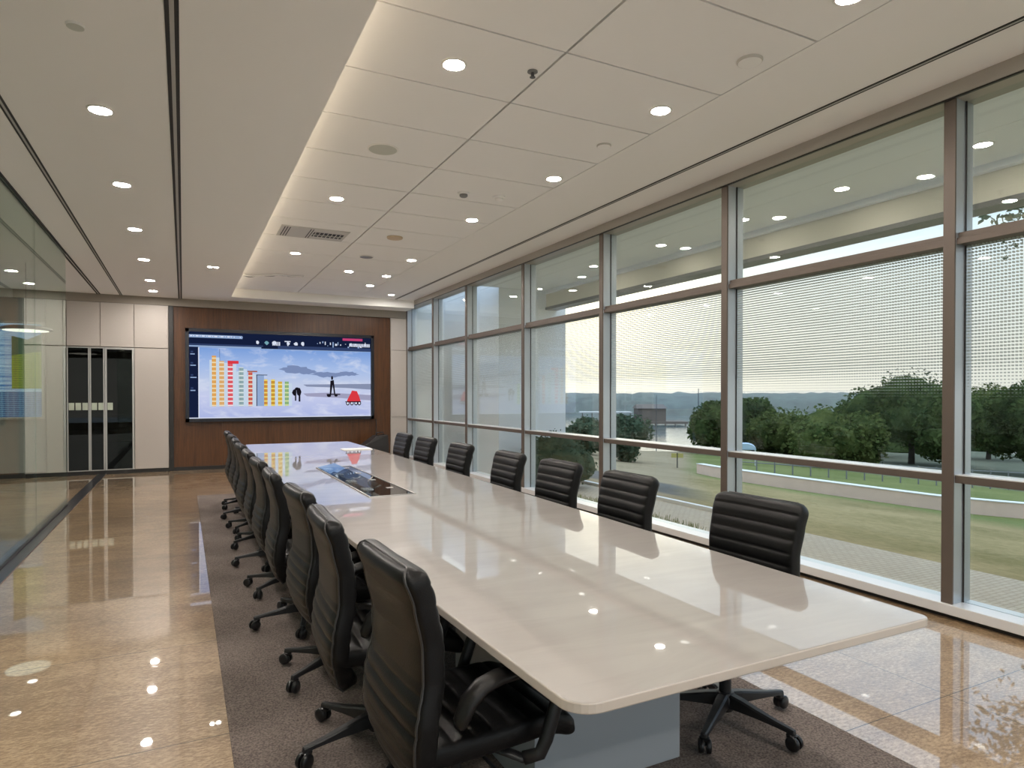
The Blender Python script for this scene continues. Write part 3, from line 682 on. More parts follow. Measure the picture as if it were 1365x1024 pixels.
f = MB(); f.lathe([(.010, -.01), (.010, -.03), (.006, -.034), (.018, -.036), (.018, -.038)], M['steel'], 12); f.build('deflector', t, True, 40)
# air conditioning grille
t = thing('air_grille', 'rectangular air conditioning grille in the left ceiling tiles', 'vent', (1.44, 8.30, ZT))
f = MB(); f.box(-.40, .40, -.27, .27, -.008, 0, M['grille'], .002); f.build('frame', t)
f = MB(); f.box(.0, .36, -.10, .12, -.010, -.0082, M['black'])
for k in range(7): f.box(.015+k*.05, .025+k*.05, -.10, .12, -.016, -.010, M['grille'])
f.box(.0, .36, .005, .02, -.017, -.010, M['grille']); f.build('louvre', t)
f = MB()
for x in (-.36, -.33, -.30, -.06, -.03): f.box(x, x+.010, -.23, .23, -.010, -.0082, M['black'])
f.build('slots', t)
# slot diffusers (black double slots) in the soffits
def slot(x, w, z, y0, y1, label, g='black slot diffusers'):
    t = thing('slot_vent', label, 'vent', (x, y0, z), 0, g); l = y1-y0
    f = MB(); f.box(-w/2, -w*.17, 0, l, -.004, 0, M['black']); f.box(w*.17, w/2, 0, l, -.004, 0, M['black']); f.build('slots', t)
    f = MB(); f.box(-w*.17, w*.17, 0, l, -.005, 0, M['slotgrey']); f.build('blade', t)
slot(-0.04, .062, ZL, YF, YB-.07, 'black double slot diffuser running down the middle of left soffit')
slot(-1.0, .042, ZL, YF, YB-.07, 'thin black slot diffuser beside the glass partition')
slot(3.975, .045, ZT, YF, 13.25, 'thin dark slot diffuser in right ceiling above the windows')
b = MB(); b.box(0.66, 0.70, YF, 13.2, ZL+0.036, ZL+0.05, M['cove']); tag(b.build('cove_light'), 'warm hidden cove light strip along left edge of the tile ceiling', 'ceiling light')
# loose plastic film on the tiles
b = MB(); rings = []
for i in range(26):
    s = i/25.0; x = .90+.90*s; y = 11.62-.40*s+.05*math.sin(9*s); z = ZT-.02-.012*abs(math.sin(11*s)); w = .05*(1-.6*s)+.015*math.sin(14*s)
    rings.append([(x, y-w, z+.008*math.sin(20*s)), (x, y+w, z-.008*math.sin(17*s)), (x, y+w, z+.004), (x, y-w, z+.012)])
b.loft(rings, M['plastic']); tag(b.build('plastic_film', smooth=True), 'shiny crumpled strip of plastic film hanging on far left ceiling tiles', 'film')

# ------------------------------------------------------------------ conference table
tb = thing('conference_table', 'long white glossy stone-topped conference table on pale grey pedestals', 'table', (0, 0, 0))
def tl(y): s = (y-1.22)/8.6; return 0.775-0.085*math.sin(PI*s)
def tr(y): s = (y-1.22)/8.6; return 2.10+0.10*s+0.03*math.sin(PI*s)
pts = []
ya, yb = 1.225, 9.80
def corner(cx, cy, r, a0, a1, n=7): return [(cx+r*math.cos(a0+(a1-a0)*i/n), cy+r*math.sin(a0+(a1-a0)*i/n)) for i in range(n+1)]
r1, r2 = .075, .035
pts += corner(tl(ya)+r1, ya+r1, r1, PI, 1.5*PI); pts += corner(tr(ya)-r2, ya+r2, r2, 1.5*PI, 2*PI)
pts += [(tr(ya+(yb-ya)*i/20), ya+(yb-ya)*i/20) for i in range(1, 20)]
pts += corner(tr(yb)-.05, yb-.05, .05, 0, .5*PI); pts += corner(tl(yb)+.05, yb-.05, .05, .5*PI, PI)
pts += [(tl(yb-(yb-ya)*i/20), yb-(yb-ya)*i/20) for i in range(1, 20)]
f = MB(); f.prism(pts, .722, .75, M['table'], M['tedge']); o = f.build('tabletop', tb)
bv = o.modifiers.new('round', 'BEVEL'); bv.width = .004; bv.segments = 2; bv.limit_method = 'ANGLE'; bv.angle_limit = 1.2
f = MB(); f.prism([(1.42+(x-1.42)*.95, 5.5+(y-5.5)*.985) for x, y in pts], .700, .7215, M['poly']); f.build('under_frame', tb)
for y0, y1 in ((2.0, 2.75), (5.1, 5.8), (8.2, 8.95)):
    f = MB(); f.box(1.10, 1.76, y0, y1, 0.006, .700, M['ped'], .004); f.build('pedestal', tb)
f = MB(); f.box(1.38, 1.48, 2.75, 5.1, .30, .62, M['ped']); f.box(1.38, 1.48, 5.8, 8.2, .30, .62, M['ped']); f.build('modesty_panel', tb)
pb = MB(); pb.box(1.13, 1.45, 4.38, 6.36, .7502, .7535, M['blackglass']); pbo = pb.build('power_box', tb)
f = MB()
f.box(1.125, 1.455, 4.375, 4.383, .750, .757, M['silver']); f.box(1.125, 1.455, 6.357, 6.365, .750, .757, M['silver']); f.box(1.125, 1.133, 4.383, 6.357, .750, .757, M['silver']); f.box(1.447, 1.455, 4.383, 6.357, .750, .757, M['silver'])
f.build('rim', pbo)
f = MB(); f.loft([[(1.135, 4.55, .756), (1.135, 6.33, .756), (1.137, 6.33, .763), (1.137, 4.55, .763)], [(1.275, 4.62, .790), (1.285, 6.30, .790), (1.285, 6.30, .797), (1.275, 4.62, .797)]], M['clearlid']); f.build('flap', pbo)
for y in (4.75, 5.25, 5.75, 6.2):
    f = MB(); f.box(1.17, 1.24, y-.05, y+.05, .7535, .758, M['device']); f.build('socket', pbo)
    f = MB(); f.box(1.35, 1.40, y-.02, y+.02, .7535, .756, M['silver']); f.build('data_port', pbo)
f = MB(); f.tube([(1.30, 5.1, .757), (1.33, 5.1, .79), (1.34, 5.1, .80)], .005, M['silver'], 6); f.build('flap_stay', pbo)
dp = thing('document_folder', 'flat white folder lying near the far right end of the table', 'folder', (1.98, 8.30, .75))
f = MB(); f.box(-.19, .17, -.11, .11, .0005, .006, M['paper'], .001); f.build('cover', dp)
f = MB(); f.box(-.18, .165, -.105, .105, .006, .010, M['paper']); f.build('sheets', dp)

# ------------------------------------------------------------------ chair
def interp(tab, z):
    for i in range(len(tab)-1):
        (a, x), (c, y) = tab[i], tab[i+1]
        if z <= c or i == len(tab)-2:
            t = max(0, min(1, (z-a)/(c-a))); t = t*t*(3-2*t)*.5+t*.5; return x+(y-x)*t
def sgnp(v, p): return math.copysign(abs(v)**p, v)
BX = [(.30, -.135), (.38, -.180), (.47, -.200), (.55, -.196), (.66, -.172), (.76, -.174), (.88, -.200), (.975, -.232)]
BW = [(.30, .17), (.37, .222), (.46, .247), (.55, .250), (.66, .238), (.76, .238), (.86, .243), (.95, .246), (.975, .244)]
def back_ring(z, ns, top=.975, bot=.30, offs=0.0):
    cx = interp(BX, z); w = interp(BW, z); th = .040
    r = .045
    if z > top-r: w -= r*(1-math.sqrt(max(0, 1-((z-(top-r))/r)**2)))
    if z > top-.030: th *= math.sqrt(max(0.02, 1-((z-(top-.030))/.030)**2))
    rb = .075
    if z < bot+rb: w -= rb*(1-math.sqrt(max(0, 1-((bot+rb-z)/rb)**2)))
    if z < bot+.02: th *= math.sqrt(max(0.02, 1-((bot+.02-z)/.02)**2))
    dx = (interp(BX, z+.01)-interp(BX, z-.01))/.02
    nx, nz = 1/math.hypot(1, dx), -dx/math.hypot(1, dx)
    fr = 1-abs(math.sin(PI*(z-.410)/.051))**.45; rear = 1-abs(math.sin(PI*(z-.335)/.047))**.5
    ring = []
    for j in range(ns):
        a = 2*PI*j/ns; c, s = math.cos(a), math.sin(a)
        y = w*sgnp(c, .28); n = th*sgnp(s, .42)
        edge = max(0.0, min(1.0, (1-abs(y)/w)*7))
        if s > 0.2 and z < .925: n -= .011*fr*edge
        if s < -.2 and z < .66: n -= -.010*rear*edge*min(1, (.66-z)/.06)
        if s < -.2: n -= .008*math.exp(-((z-.45)/.10)**2)*edge
        x = cx+nx*n+.20*(y*y)+offs
        ring.append((x, y, z+nz*n))
    return ring
def make_chair():
    ch = thing('conference_chair', 'x', 'chair')
    zs = []; z = .3005
    while z < .9745: zs.append(z); z += .0048 if .31 < z < .94 else .0022
    zs.append(.9748)
    NS = 40
    f = MB(); f.loft([back_ring(z, NS) for z in zs], M['leather']); br = f.build('backrest', ch, True)
    # piping along the rear rim of the shell
    ia = NS*5//8+2; ib = NS*7//8-2
    left = [Vector(back_ring(z, NS)[NS//2+4]) for z in zs[2::3]]; right = [Vector(back_ring(z, NS)[NS-4]) for z in zs[2::3]]
    f = MB(); f.tube(left+right[::-1], .0045, M['piping'], 6); f.build('piping', br, True)
    # seat
    f = MB(); rings = []; x = -.205
    while x < .315:
        t = (x+.205)/.52; zc = .452-.006*math.sin(PI*t)-(.045*max(0, (t-.75)/.25)**2); w = .245-.02*t; th = .042
        e = min(1, max(0.02, (x+.205)/.03)); e2 = min(1, max(0.02, (.317-x)/.05)); th *= math.sqrt(1-(1-e)**2)*math.sqrt(1-(1-e2)**2) if True else 1
        w -= .03*(1-math.sqrt(1-(1-e2)**2))
        rib = 1-abs(math.sin(PI*(x+.17)/.062))**.45; ring = []
        for j in range(36):
            a = 2*PI*j/36; c, s = math.cos(a), math.sin(a); y = w*sgnp(c, .4); zz = th*sgnp(s, .55)
            edge = max(0, min(1, (1-abs(y)/w)*7))
            if s > .2: zz -= .010*rib*edge
            if s > .2: zz += .012*(abs(y)/w)**2
            ring.append((x, y, zc+zz))
        rings.append(ring); x += .0055
    f.loft(rings, M['leather']); f.build('seat', ch, True)
    # armrests
    for s in (1, -1):
        y = .285*s
        path = [(.10, y*.90, .398), (.140, y*.985, .412), (.158, y, .45), (.190, y, .54), (.220, y, .615), (.205, y, .642), (.17, y, .655), (.10, y, .662), (.02, y, .655), (-.05, y, .636), (-.085, y, .60)]
        f = MB(); f.tube(path, [.021, .022, .022, .022, .022, .020, .018, .016, .015, .014, .012], M['poly'], 12, .75, (0, 1, 0)); 
        f.tube([(.10, y*.93, .40), (.06, y*.6, .395), (.0, y*.25, .39)], .018, M['poly'], 10, .6)
        ar = f.build('armrest', ch, True)
        f = MB(); f.tube([(.13, y, .664), (.115, y, .668), (.06, y, .670), (.0, y, .664), (-.05, y, .648), (-.088, y, .616), (-.112, y, .565), (-.116, y, .552)], [.016, .024, .029, .032, .034, .034, .030, .020], M['leatherb'], 16, .62, None); f.build('armrest_pad', ar, True)
    # mechanism, lift, base
    f = MB(); f.box(-.13, .12, -.10, .10, .375, .412, M['poly'], .01); f.box(-.06, .06, -.055, .055, .335, .376, M['poly'], .008); f.tube([(-.155, .0, .40), (-.12, 0, .385), (-.05, 0, .375)], [.05, .05, .05], M['poly'], 8, .4)
    f.tube([(.03, -.05, .36), (.03, -.2, .365), (.03, -.25, .37)], .006, M['steel'], 6); f.build('tilt_mechanism', ch)
    f = MB(); f.lathe([(.026, .10), (.026, .23), (.022, .23), (.022, .25), (.016, .25), (.016, .345)], M['poly'], 18); f.build('gas_lift', ch, True, 40)
    f = MB(); f.lathe([(.034, .055), (.045, .075), (.047, .115), (.036, .135), (.028, .137)], M['poly'], 20); f.build('base_hub', ch, True, 40)
    for k in range(5):
        a = PI+2*PI*k/5+.28; ca, sa = math.cos(a), math.sin(a)
        def P(r, off, z): return (r*ca-off*sa, r*sa+off*ca, z)
        f = MB(); rings = []
        for r, w, zt, zb in ((.03, .026, .134, .078), (.08, .025, .128, .080), (.16, .021, .112, .080), (.24, .017, .098, .077), (.29, .016, .092, .074), (.318, .013, .088, .064), (.322, .007, .082, .066)):
            rings.append([P(r, -w, zb), P(r, w, zb), P(r, w*.9, zt-.006), P(r, w*.55, zt), P(r, -w*.55, zt), P(r, -w*.9, zt-.006)])
        f.loft(rings, M['poly']); lg = f.build('leg', ch)
        f = MB(); cx, cy = .305*ca, .305*sa; sw = a+R.uniform(-.9, .9); ux, uy = math.cos(sw), math.sin(sw); px, py = -uy, ux
        wx, wy = cx+.012*ux, cy+.012*uy
        for sd in (-1, 1):
            rr_ = []
            for rad, o in ((.012, .006), (.028, .006), (.0295, .010), (.0295, .020), (.025, .025), (.010, .026)):
                rr_.append([(wx+px*o*sd+ux*rad*math.cos(2*PI*j/16), wy+py*o*sd+uy*rad*math.cos(2*PI*j/16), .0362+rad*math.sin(2*PI*j/16)) for j in range(16)])
            f.loft(rr_, M['rubber'])
        f.tube([(cx, cy, .085), (cx, cy, .055), (wx, wy, .036)], [.009, .010, .006], M['rubber'], 8)
        f.lathe([(.020, .055), (.022, .066), (.012, .072)], M['rubber'], 12, (cx, cy, 0)); f.build('caster', lg, True, 45)
    return ch
proto = make_chair(); cmap = tree_of(proto)
GL, GR = 'black chairs along the left side of the table', 'black chairs along the window side of the table'
left = [(.76, 1.90, .04), (.715, 2.66, -.03), (.73, 3.44, .05), (.70, 4.27, -.02), (.70, 5.08, .03), (.70, 5.88, 0.0), (.70, 6.68, .04), (.71, 7.46, -.03), (.72, 8.24, .02), (.72, 9.02, 0)]
right = [(2.13, 2.13, PI+.03), (2.15, 3.13, PI-.02), (2.16, 3.93, PI+.02), (2.17, 4.75, PI-.02), (2.17, 5.78, PI), (2.18, 6.80, PI+.02), (2.18, 7.62, PI)]
lt = ['black ribbed leather swivel chair nearest the camera on the left, armrest showing']
lt += ['black leather swivel chair on left side of table, %s from the near end' % ordn[k] for k in range(1, 9)] + ['black leather swivel chair at the far end of the left side of table']
rt = ['black ribbed leather chair at window side, nearest the camera at table corner'] + ['black ribbed leather chair on window side of table, %s from the near end' % ordn[k] for k in range(1, 6)] + ['black ribbed leather chair at far end of window side, beside the white panel']
for k, (x, y, rz) in enumerate(left):
    if k == 0: proto.location = (x, y, .006); proto.rotation_euler = (0, 0, rz); tag(proto, lt[0], None, GL)
    else: dup(proto, (x, y, .006), rz, lt[k], GL, cmap, [0, 0, .25, -.2, .4, -.3, .15, .5, -.1, .3][k])
for k, (x, y, rz) in enumerate(right): dup(proto, (x, y, .006), rz, rt[k], GR, cmap, [-.415, .2, -.3, .5, .1, -.2, .3][k])

# ------------------------------------------------------------------ outdoors: canopy, terrace, wing
b = MB()
b.box(4.60, 5.447, YF, 11.0, ZT+.01, ZT+.25, M['canopy']); b.box(5.453, 6.30, YF, 11.0, ZT+.01, ZT+.25, M['canopy'])
b.box(6.22, 6.32, YF, 11.0, ZT-.05, ZT+.01, M['white']); b.box(6.30, 6.52, YF, 11.0, 3.14, ZT+.25, M['fascia']); b.box(6.28, 6.54, YF, 11.0, 3.09, 3.14, M['devdark'])
struct(b.build('canopy_roof'))
for k, y in enumerate([2.97, 4.22, 5.47, 6.9, 8.5]):
    downlight(5.72, y, ZT+.01, 'lit downlight under the outdoor canopy, %s from the near end' % ordn[k], 'outdoor canopy downlights', 'clamp')
b = MB(); b.box(5.28, 6.74, 11.0, 14.6, -.2, ZT+.25, M['white']); b.box(4.62, 5.28, 13.9, 14.3, -.2, ZT+.25, M['canopy']); struct(b.build('wall_exterior_wing'))
b = MB(); b.box(4.62, 6.62, YF-4, 12.0, -.5, -.20, M['paver']); struct(b.build('terrace'))
b = MB(); b.box(6.62, 6.70, 6.3, 13.0, -.5, -.15, M['gcap']); tag(b.build('kerb'), 'straight white kerb along the outer edge of the paved terrace', 'kerb')
b = MB(); b.box(-10, 8, YF-16, YF-.2, -.3, -.02, M['concrete']); struct(b.build('bounce_forecourt'))  # unseen pale paving added to bounce daylight up to the ceiling
def gz(x, y):
    tab = [(6.6, -.20), (10, -.62), (17.3, -1.52), (28, -2.3), (44, -3.0), (64, -3.6)]
    z = -.2 if x <= 6.6 else None
    if z is None:
        z = -3.6
        for i in range(5):
            if x <= tab[i+1][0]:
                t = (x-tab[i][0])/(tab[i+1][0]-tab[i][0]); z = tab[i][1]+t*(tab[i+1][1]-tab[i][1]); break
    return z-.45*max(0, x-64)-.35*max(0, y-34)
b = MB(); nx, ny = 44, 60; V = []
for i in range(nx+1):
    x = 6.62+(74-6.62)*(i/nx)**1.6; V.append([b.bm.verts.new((x, -10+60*j/ny, max(-6.5, gz(x, -10+60*j/ny)))) for j in range(ny+1)])
for i in range(nx):
    for j in range(ny): b.face([V[i][j], V[i+1][j], V[i+1][j+1], V[i][j+1]], M['ground'])
struct(b.build('ground', smooth=True))
b = MB(); b.quad([(-60, 30, -4.55), (420, -160, -4.55), (420, 420, -4.55), (-60, 420, -4.55)], M['water']); struct(b.build('bay_water'))
# curved garden wall
ctrl = [(17.2, 18.5), (16.35, 16.4), (16.25, 14.2), (16.7, 11.8), (17.4, 9.8), (18.9, 8.3), (21.0, 7.0), (23.5, 6.2)]
pts2 = []
for i in range(len(ctrl)-1):
    p0 = ctrl[max(0, i-1)]; p1 = ctrl[i]; p2 = ctrl[i+1]; p3 = ctrl[min(len(ctrl)-1, i+2)]
    for s in range(6):
        t = s/6.0
        pts2.append(tuple(.5*((2*p1[q])+(-p0[q]+p2[q])*t+(2*p0[q]-5*p1[q]+4*p2[q]-p3[q])*t*t+(-p0[q]+3*p1[q]-3*p2[q]+p3[q])*t**3) for q in (0, 1)))
pts2.append(ctrl[-1])
gw = thing('garden_wall', 'low curved pinkish garden wall with a white coping across the lawn', 'wall', (0, 0, 0))
def ribbon(w, z0, z1, m):
    f = MB(); rings = []
    for i, (x, y) in enumerate(pts2):
        a = pts2[max(0, i-1)]; c = pts2[min(len(pts2)-1, i+1)]; d = Vector((c[0]-a[0], c[1]-a[1])).normalized(); n = Vector((d.y, -d.x)); g0 = gz(x, y)
        rings.append([(x-n.x*w, y-n.y*w, g0+z0), (x+n.x*w, y+n.y*w, g0+z0), (x+n.x*w, y+n.y*w, g0+z1), (x-n.x*w, y-n.y*w, g0+z1)])
    return f.loft(rings, m)
ribbon(.12, -.3, .37, M['gwall']).build('wall_body', gw); ribbon(.14, .37, .388, M['gcap']).build('coping', gw)

# trees
def tree(x, y, h, w, label, leaf, cw=None, trunkh=.35, seed=1, n=3200, size=.30, name='broadleaf_tree', group='trees by the water', sparse=False, base=None):
    rr_ = random.Random(seed); z0 = gz(x, y) if base is None else base
    t = thing(name, label, 'tree', (x, y, z0), 0, group)
    blobs = []
    zc0 = h*trunkh
    for k in range(11 if not sparse else 8):
        a = rr_.uniform(0, 2*PI); q = rr_.uniform(0, 1)**.6
        rad = w*.5*rr_.uniform(.36, .55); zz = rr_.uniform(zc0+rad*.6, h-rad*.95)
        lim = math.sin(PI*min(1, max(0.12, (zz-zc0*.6)/(h-zc0*.6))))**.6
        blobs.append((w*.5*.75*q*math.cos(a)*lim, w*.5*.75*q*math.sin(a)*lim, zz, rad))
    blobs.append((0, 0, h-w*.26, w*.25)); blobs.append((0, 0, (h+zc0)/2, w*.34))
    f = MB()
    if not sparse:
        for bx, by, bz, rad in blobs:
            res = bmesh.ops.create_icosphere(f.bm, subdivisions=2, radius=rad*.82, matrix=Matrix.Translation((bx, by, bz)))
            for v in res['verts']:
                d = noise.noise(Vector(v.co)*1.4+Vector((seed*3.1, 0, 0))); c = Vector((bx, by, bz)); v.co = c+(v.co-c)*(1+.35*d)
        f.mi(leaf)
    for i in range(n):
        bx, by, bz, rad = blobs[rr_.randrange(len(blobs))]
        d = Vector((rr_.gauss(0, 1), rr_.gauss(0, 1), rr_.gauss(0, 1))).normalized(); r_ = rad*rr_.uniform(.78, 1.10) if not sparse else rad*rr_.uniform(.2, 1.1)
        p = Vector((bx, by, bz))+d*r_
        a = Vector((rr_.gauss(0, 1), rr_.gauss(0, 1), rr_.gauss(0, .7))).normalized(); c = a.cross(d+Vector((rr_.gauss(0, .6), rr_.gauss(0, .6), rr_.gauss(0, .6))))
        if c.length < 1e-3: continue
        c.normalize(); s = size*rr_.uniform(.5, 1.1)
        f.quad([p-a*s*.6, p+c*s*.35, p+a*s*.6, p-c*s*.35], leaf)
    f.build('foliage', t, recalc=False)
    f = MB(); f.tube([(0, 0, -.3), (w*.01, 0, zc0*.6), (-w*.02, w*.01, zc0), (0, 0, h*.7)], [w*.03, w*.024, w*.02, w*.006], M['bark'], 8)
    for k in range(5 if not sparse else 8):
        bx, by, bz, rad = blobs[k]; f.tube([(0, 0, zc0*.8), (bx*.5, by*.5, (bz+zc0)*.5), (bx, by, bz)], [w*.014, w*.009, w*.004], M['bark'], 6)
    f.build('trunk', t, True)
    return t
def at(px, d):   # ground point seen at column px at distance d along the view axis
    u = (px-682.5)/868.0; return (d*(.4509+u*.8926), d*(.8926-u*.4509))
F_, FX = math.sin(math.radians(26.8)), math.cos(math.radians(26.8))
spec = [  # column px, depth, top px, width px, label, leaf, clear trunk share
    (1215, 40, 503, 150, 'largest dark broadleaf tree beyond the lawn with trunks showing', 'leafd', .30),
    (1165, 47, 520, 95, 'dark tree adjoining the left of the largest tree', 'leafd', .2),
    (1266, 34, 514, 90, 'dark tree standing at the window mullion right of the largest tree', 'leafd', .2),
    (1318, 47, 512, 115, 'green tree filling the rightmost window pane', 'leafm', .18),
    (1376, 34, 508, 110, 'green tree at the far right edge of the view', 'leafd', .18),
    (1100, 36, 549, 125, 'rounded mid-green tree between the small trees and the largest tree', 'leafm', .06),
    (1050, 42, 551, 100, 'low olive-green tree left of the rounded mid-green tree', 'leafm', .08),
    (1003, 48, 530, 84, 'dark round tree just right of the middle mullion', 'leafd', .12),
    (955, 43, 535, 84, 'dark spreading tree at the water edge left of the middle mullion', 'leafd', .12),
    (1132, 74, 543, 90, 'small crown seen behind the rounded mid-green tree', 'leafm', .2),
    (828, 29, 553, 78, 'grey-green bushy tree beside the mullion near the water', 'leafs', .08),
    (781, 33, 556, 70, 'grey-green bush next to the white exterior wing', 'leafs', .06),
    (1185, 55, 574, 110, 'dark shrub mass low behind the trunks of the largest tree', 'leafd', .03),
    (1290, 60, 572, 100, 'dark shrub low behind the tree at the right mullion', 'leafd', .03),
    (1020, 60, 578, 120, 'dark low shrub behind the small trees by the water', 'leafd', .03),
]
for k, (px, d, ty, wp, lab, lf, th) in enumerate(spec):
    x, y = at(px, d); h = 1.45+(526-ty)*d/868.0-gz(x, y); w = wp*d/868.0
    tree(x, y, h, w, lab, M[lf], trunkh=th, seed=10+k, n=7500 if d > 33 else 4500, size=.27 if d > 33 else .2)
tree(14.2, 6.1, 7.75, 5.2, 'sparse overhanging tree whose leaf tips show above the right transom', M['leafs'], seed=77, n=1500, size=.16, sparse=True, trunkh=.74, name='sparse_tree')
# planting by the terrace
x, y = 6.0, 10.1
tree(x, y, .98, 1.5, 'low leafy shrub on the terrace before the white exterior wing', M['leafs'], trunkh=.05, seed=55, n=2600, size=.075, name='shrub', group=None, base=-.2)
f = MB(); rg = random.Random(3)
for i in range(5200):
    x, y = rg.uniform(4.70, 4.98), rg.uniform(5.3, 9.6); h = rg.uniform(.14, .27); a = rg.uniform(0, PI); dx, dy = .006*math.cos(a), .006*math.sin(a); lx, ly = rg.gauss(0, .03), rg.gauss(0, .03)
    f.quad([(x-dx, y-dy, -.2), (x+dx, y+dy, -.2), (x+lx+dx*.3, y+ly+dy*.3, -.2+h), (x+lx-dx*.3, y+ly-dy*.3, -.2+h)], M['grass'])
tag(f.build('grass_strip', recalc=False), 'narrow strip of yellow-green grass outside along the window sill', 'grass', kind='stuff')
# far shore
b = MB(); V = []
NSG = 220
for i in range(NSG+1):
    a = math.radians(-20+120*i/NSG); row = []
    for r_, hh in ((196, -.6), (199, 3.4), (206, 5.4), (222, 6.4), (250, 6.3), (290, -1)):
        z = hh*(1+.07*noise.noise(Vector((i*.45, r_*.1, 0)))+.08*noise.noise(Vector((i*1.7, r_*.3, 4)))) if hh > 0 else hh
        rr2 = r_*(1+.05*math.sin(a*5)+.02*noise.noise(Vector((i*.3, 9, 0))))
        row.append(b.bm.verts.new((rr2*math.sin(a), rr2*math.cos(a), -4.5+z)))
    V.append(row)
for i in range(NSG):
    for j in range(5): b.face([V[i][j], V[i+1][j], V[i+1][j+1], V[i][j+1]], M['farwood'])
tag(b.build('far_woods', smooth=True), 'hazy wooded far shore across the bay', 'woods', kind='stuff')
# pier and boathouse
x, y = at(868, 128); pr = thing('boathouse', 'dark timber boathouse on a pier across the water', 'boathouse', (x, y, -4.55), -.5)
f = MB(); f.box(-3.0, 2.4, -2.5, 2.5, .8, 3.3, M['dockwood']); f.build('walls', pr)
f = MB(); f.loft([[(-3.3, -2.8, 3.3), (2.7, -2.8, 3.3), (2.7, 2.8, 3.3), (-3.3, 2.8, 3.3)], [(-3.0, -.3, 4.1), (2.3, -.3, 4.1), (2.3, .3, 4.1), (-3.0, .3, 4.1)]], M['dockwood']); f.build('roof', pr)
f = MB(); f.box(-14, 6.5, -3.2, 3.2, .35, .8, M['dockwood'])
for k in range(11): f.tube([(-13+k*1.9, -3, -1.5), (-13+k*1.9, -3, .5)], .15, M['dockwood'], 6)
f.build('deck', pr)
f = MB(); f.box(-14, -4, -2, 2, 2.4, 2.65, M['roofpale'])
for k in range(6): f.tube([(-13.6+k*1.85, -1.9, .8), (-13.6+k*1.85, -1.9, 2.4)], .1, M['dockwood'], 6)
f.build('shed_roof', pr)
def pole(px, d, top_y, label):
    x, y = at(px, d); zt = 1.45+(526-top_y)*d/868.0
    f = MB(); zz = max(-4.6, gz(x, y)); f.tube([(0, 0, -.2), (0, 0, zt-zz)], [.06, .03], M['steel'], 8); tag(f.build('mast', loc=(x, y, zz)), label, 'mast', 'thin masts at the shore')
pole(931, 52, 518, 'tall thin mast at the shore left of the middle mullion'); pole(875, 75, 527, 'shorter thin mast in front of the boathouse')
x, y = at(903, 27); sg = thing('sign_post', 'small ochre double sign on a thin post by the sandy path', 'sign', (x, y, gz(x, y)), -.7)
f = MB(); f.tube([(0, 0, -.1), (0, 0, .62)], .022, M['steel'], 8); f.build('post', sg)
for sx in (-.13, .13):
    f = MB(); f.box(sx-.11, sx+.11, -.012, .012, .42, .60, M['sign']); f.build('panel', sg)
x, y = at(994, 33); kk = thing('kiosk', 'small pale blue vaulted shelter in front of the trees', 'shelter', (x, y, gz(x, y)), -.8)
f = MB(); f.loft([[(.50*math.cos(PI*j/10), yy, .80+.30*math.sin(PI*j/10)) for j in range(11)] for yy in (-.45, .45)], M['kiosk']); f.build('roof', kk)
for sx in (-.46, .46):
    for sy in (-.4, .4):
        f = MB(); f.tube([(sx, sy, -.1), (sx, sy, .82)], .025, M['sill'], 6); f.build('post', kk)
# low rail fence between lawn and trees
fr = thing('rail_fence', 'low grey rail fence between the lawn and the trees', 'fence', (0, 0, 0))
fp = [at(985+k*24, 27.5-.10*k) for k in range(17)]
for k, (x, y) in enumerate(fp):
    f = MB(); f.tube([(x, y, gz(x, y)-.1), (x, y, gz(x, y)+.75)], .03, M['devdark'], 6); f.build('post', fr)
f = MB()
for zz in (.70, .40): f.tube([(x, y, gz(x, y)+zz) for x, y in fp], .022, M['devdark'], 6)
f.build('rail', fr)

# haze over the bay
if HAZE > 0:
    m, nt, out = newmat('sea_haze'); vsn = N(nt, 'ShaderNodeVolumeScatter', Density=HAZE, Anisotropy=0.2); vsn.inputs[0].default_value = (.97, .97, .93, 1); L(nt, vsn.outputs[0], out.inputs['Volume'])
    b = MB(); ar = [math.radians(-22+124*i/24) for i in range(25)]
    b.prism([(140*math.sin(a), 140*math.cos(a)) for a in ar]+[(182*math.sin(a), 182*math.cos(a)) for a in ar[::-1]], -4.5, 2.2, m)
    tag(b.build('sea_haze'), 'pale haze lying over the bay before its far shore', 'haze', kind='stuff')
# ------------------------------------------------------------------ sky
w = bpy.data.worlds.new('sky'); scene.world = w; w.use_nodes = True; nt = w.node_tree
for n in list(nt.nodes): nt.nodes.remove(n)
out = N(nt, 'ShaderNodeOutputWorld'); bg = N(nt, 'ShaderNodeBackground'); L(nt, bg.outputs[0], out.inputs[0])
tc = N(nt, 'ShaderNodeTexCoord'); sp = N(nt, 'ShaderNodeSeparateXYZ'); L(nt, tc.outputs['Generated'], sp.inputs[0])
rp = N(nt, 'ShaderNodeValToRGB'); e = rp.color_ramp.elements
e[0].position = 0.0; e[0].color = rgba((0.57, 0.56, 0.52)); e[1].position = 1.0; e[1].color = rgba((0.55*ZENITH, 0.66*ZENITH, 0.80*ZENITH))
for p, c in ((0.06, (0.60, 0.60, 0.56)), (0.16, (0.56, 0.63, 0.66)), (0.26, (0.52, 0.68, 0.84)), (0.45, (0.46, 0.66, 0.95))):
    k = e.new(p); k.color = rgba(c)
L(nt, sp.outputs['Z'], rp.inputs['Fac'])
az = math.radians(35.5); el = math.radians(9.5)
sd = (math.sin(az)*math.cos(el), math.cos(az)*math.cos(el), math.sin(el))
vd = N(nt, 'ShaderNodeVectorMath', operation='DOT_PRODUCT'); L(nt, tc.outputs['Generated'], vd.inputs[0]); vd.inputs[1].default_value = sd
dd = math_node(nt, 'MAXIMUM', vd.outputs['Value'], 0.0)
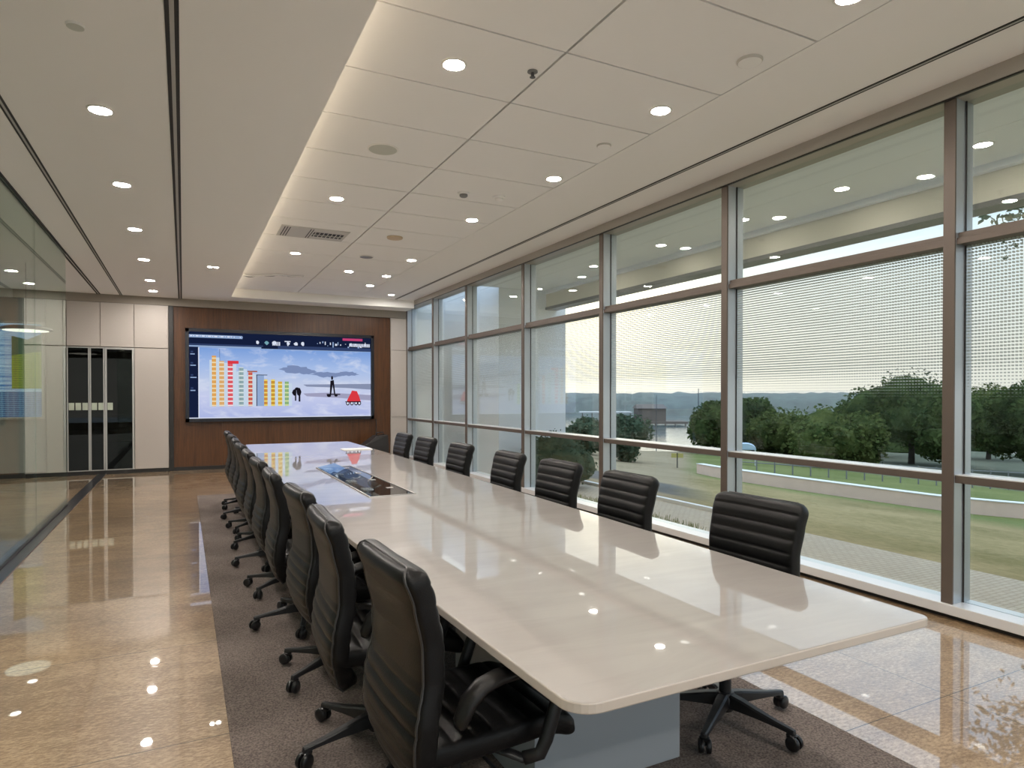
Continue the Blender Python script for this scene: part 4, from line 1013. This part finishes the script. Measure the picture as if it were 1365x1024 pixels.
g1 = math_node(nt, 'MULTIPLY', math_node(nt, 'POWER', dd, 14.0), 0.30); g2 = math_node(nt, 'MULTIPLY', math_node(nt, 'POWER', dd, 160.0), 1.0)
gs = math_node(nt, 'ADD', g1, g2)
mp = N(nt, 'ShaderNodeMapping'); mp.inputs['Scale'].default_value = (1.5, 1.5, 9); L(nt, tc.outputs['Generated'], mp.inputs['Vector'])
cn = N(nt, 'ShaderNodeTexNoise', Scale=2.2, Detail=6.0, Roughness=0.6); L(nt, mp.outputs[0], cn.inputs['Vector'])
cf = N(nt, 'ShaderNodeMapRange'); cf.inputs[1].default_value = .48; cf.inputs[2].default_value = .72; cf.inputs[4].default_value = .35; L(nt, cn.outputs['Fac'], cf.inputs[0])
mc = N(nt, 'ShaderNodeMixRGB'); L(nt, cf.outputs[0], mc.inputs[0]); L(nt, rp.outputs[0], mc.inputs[1]); mc.inputs[2].default_value = (.95, .95, .90, 1)
ma = N(nt, 'ShaderNodeMixRGB', blend_type='ADD'); ma.inputs[0].default_value = 1.0
mg = N(nt, 'ShaderNodeMixRGB', blend_type='MULTIPLY'); mg.inputs[0].default_value = 1.0; L(nt, gs, mg.inputs[1]); mg.inputs[2].default_value = (1.0, .80, .50, 1)
L(nt, mc.outputs[0], ma.inputs[1]); L(nt, mg.outputs[0], ma.inputs[2]); L(nt, ma.outputs[0], bg.inputs[0]); bg.inputs[1].default_value = SKY
if SUN > 0:
    ld = bpy.data.lights.new('sun', 'SUN'); ld.energy = SUN; ld.angle = math.radians(6); ld.color = (1, .86, .62)
    lo = bpy.data.objects.new('sun', ld); COL.objects.link(lo); lo.rotation_euler = (Vector((-sd[0], -sd[1], -sd[2]))).to_track_quat('-Z', 'Y').to_euler()

# ------------------------------------------------------------------ camera and view
cd = bpy.data.cameras.new('camera'); cam = bpy.data.objects.new('camera', cd); COL.objects.link(cam)
cd.sensor_fit = 'HORIZONTAL'; cd.sensor_width = 36.0; cd.lens = 868.0/1365*36.0; cd.clip_start = .05; cd.clip_end = 1500
cam.location = (0, 0, 1.45); cam.rotation_euler = (math.radians(90-0.6), 0, math.radians(-26.8))
cd.shift_y = (526-(512-868*math.tan(math.radians(0.6))))/1365.0
scene.camera = cam
vs = scene.view_settings; vs.view_transform = 'Standard'; vs.look = 'None'; vs.gamma = 1.0; vs.exposure = 0.0; vs.use_curve_mapping = False
scene.display_settings.display_device = 'sRGB'
scene.cycles.transparent_max_bounces = 24; scene.cycles.max_bounces = 12; scene.cycles.diffuse_bounces = 6; scene.cycles.glossy_bounces = 6
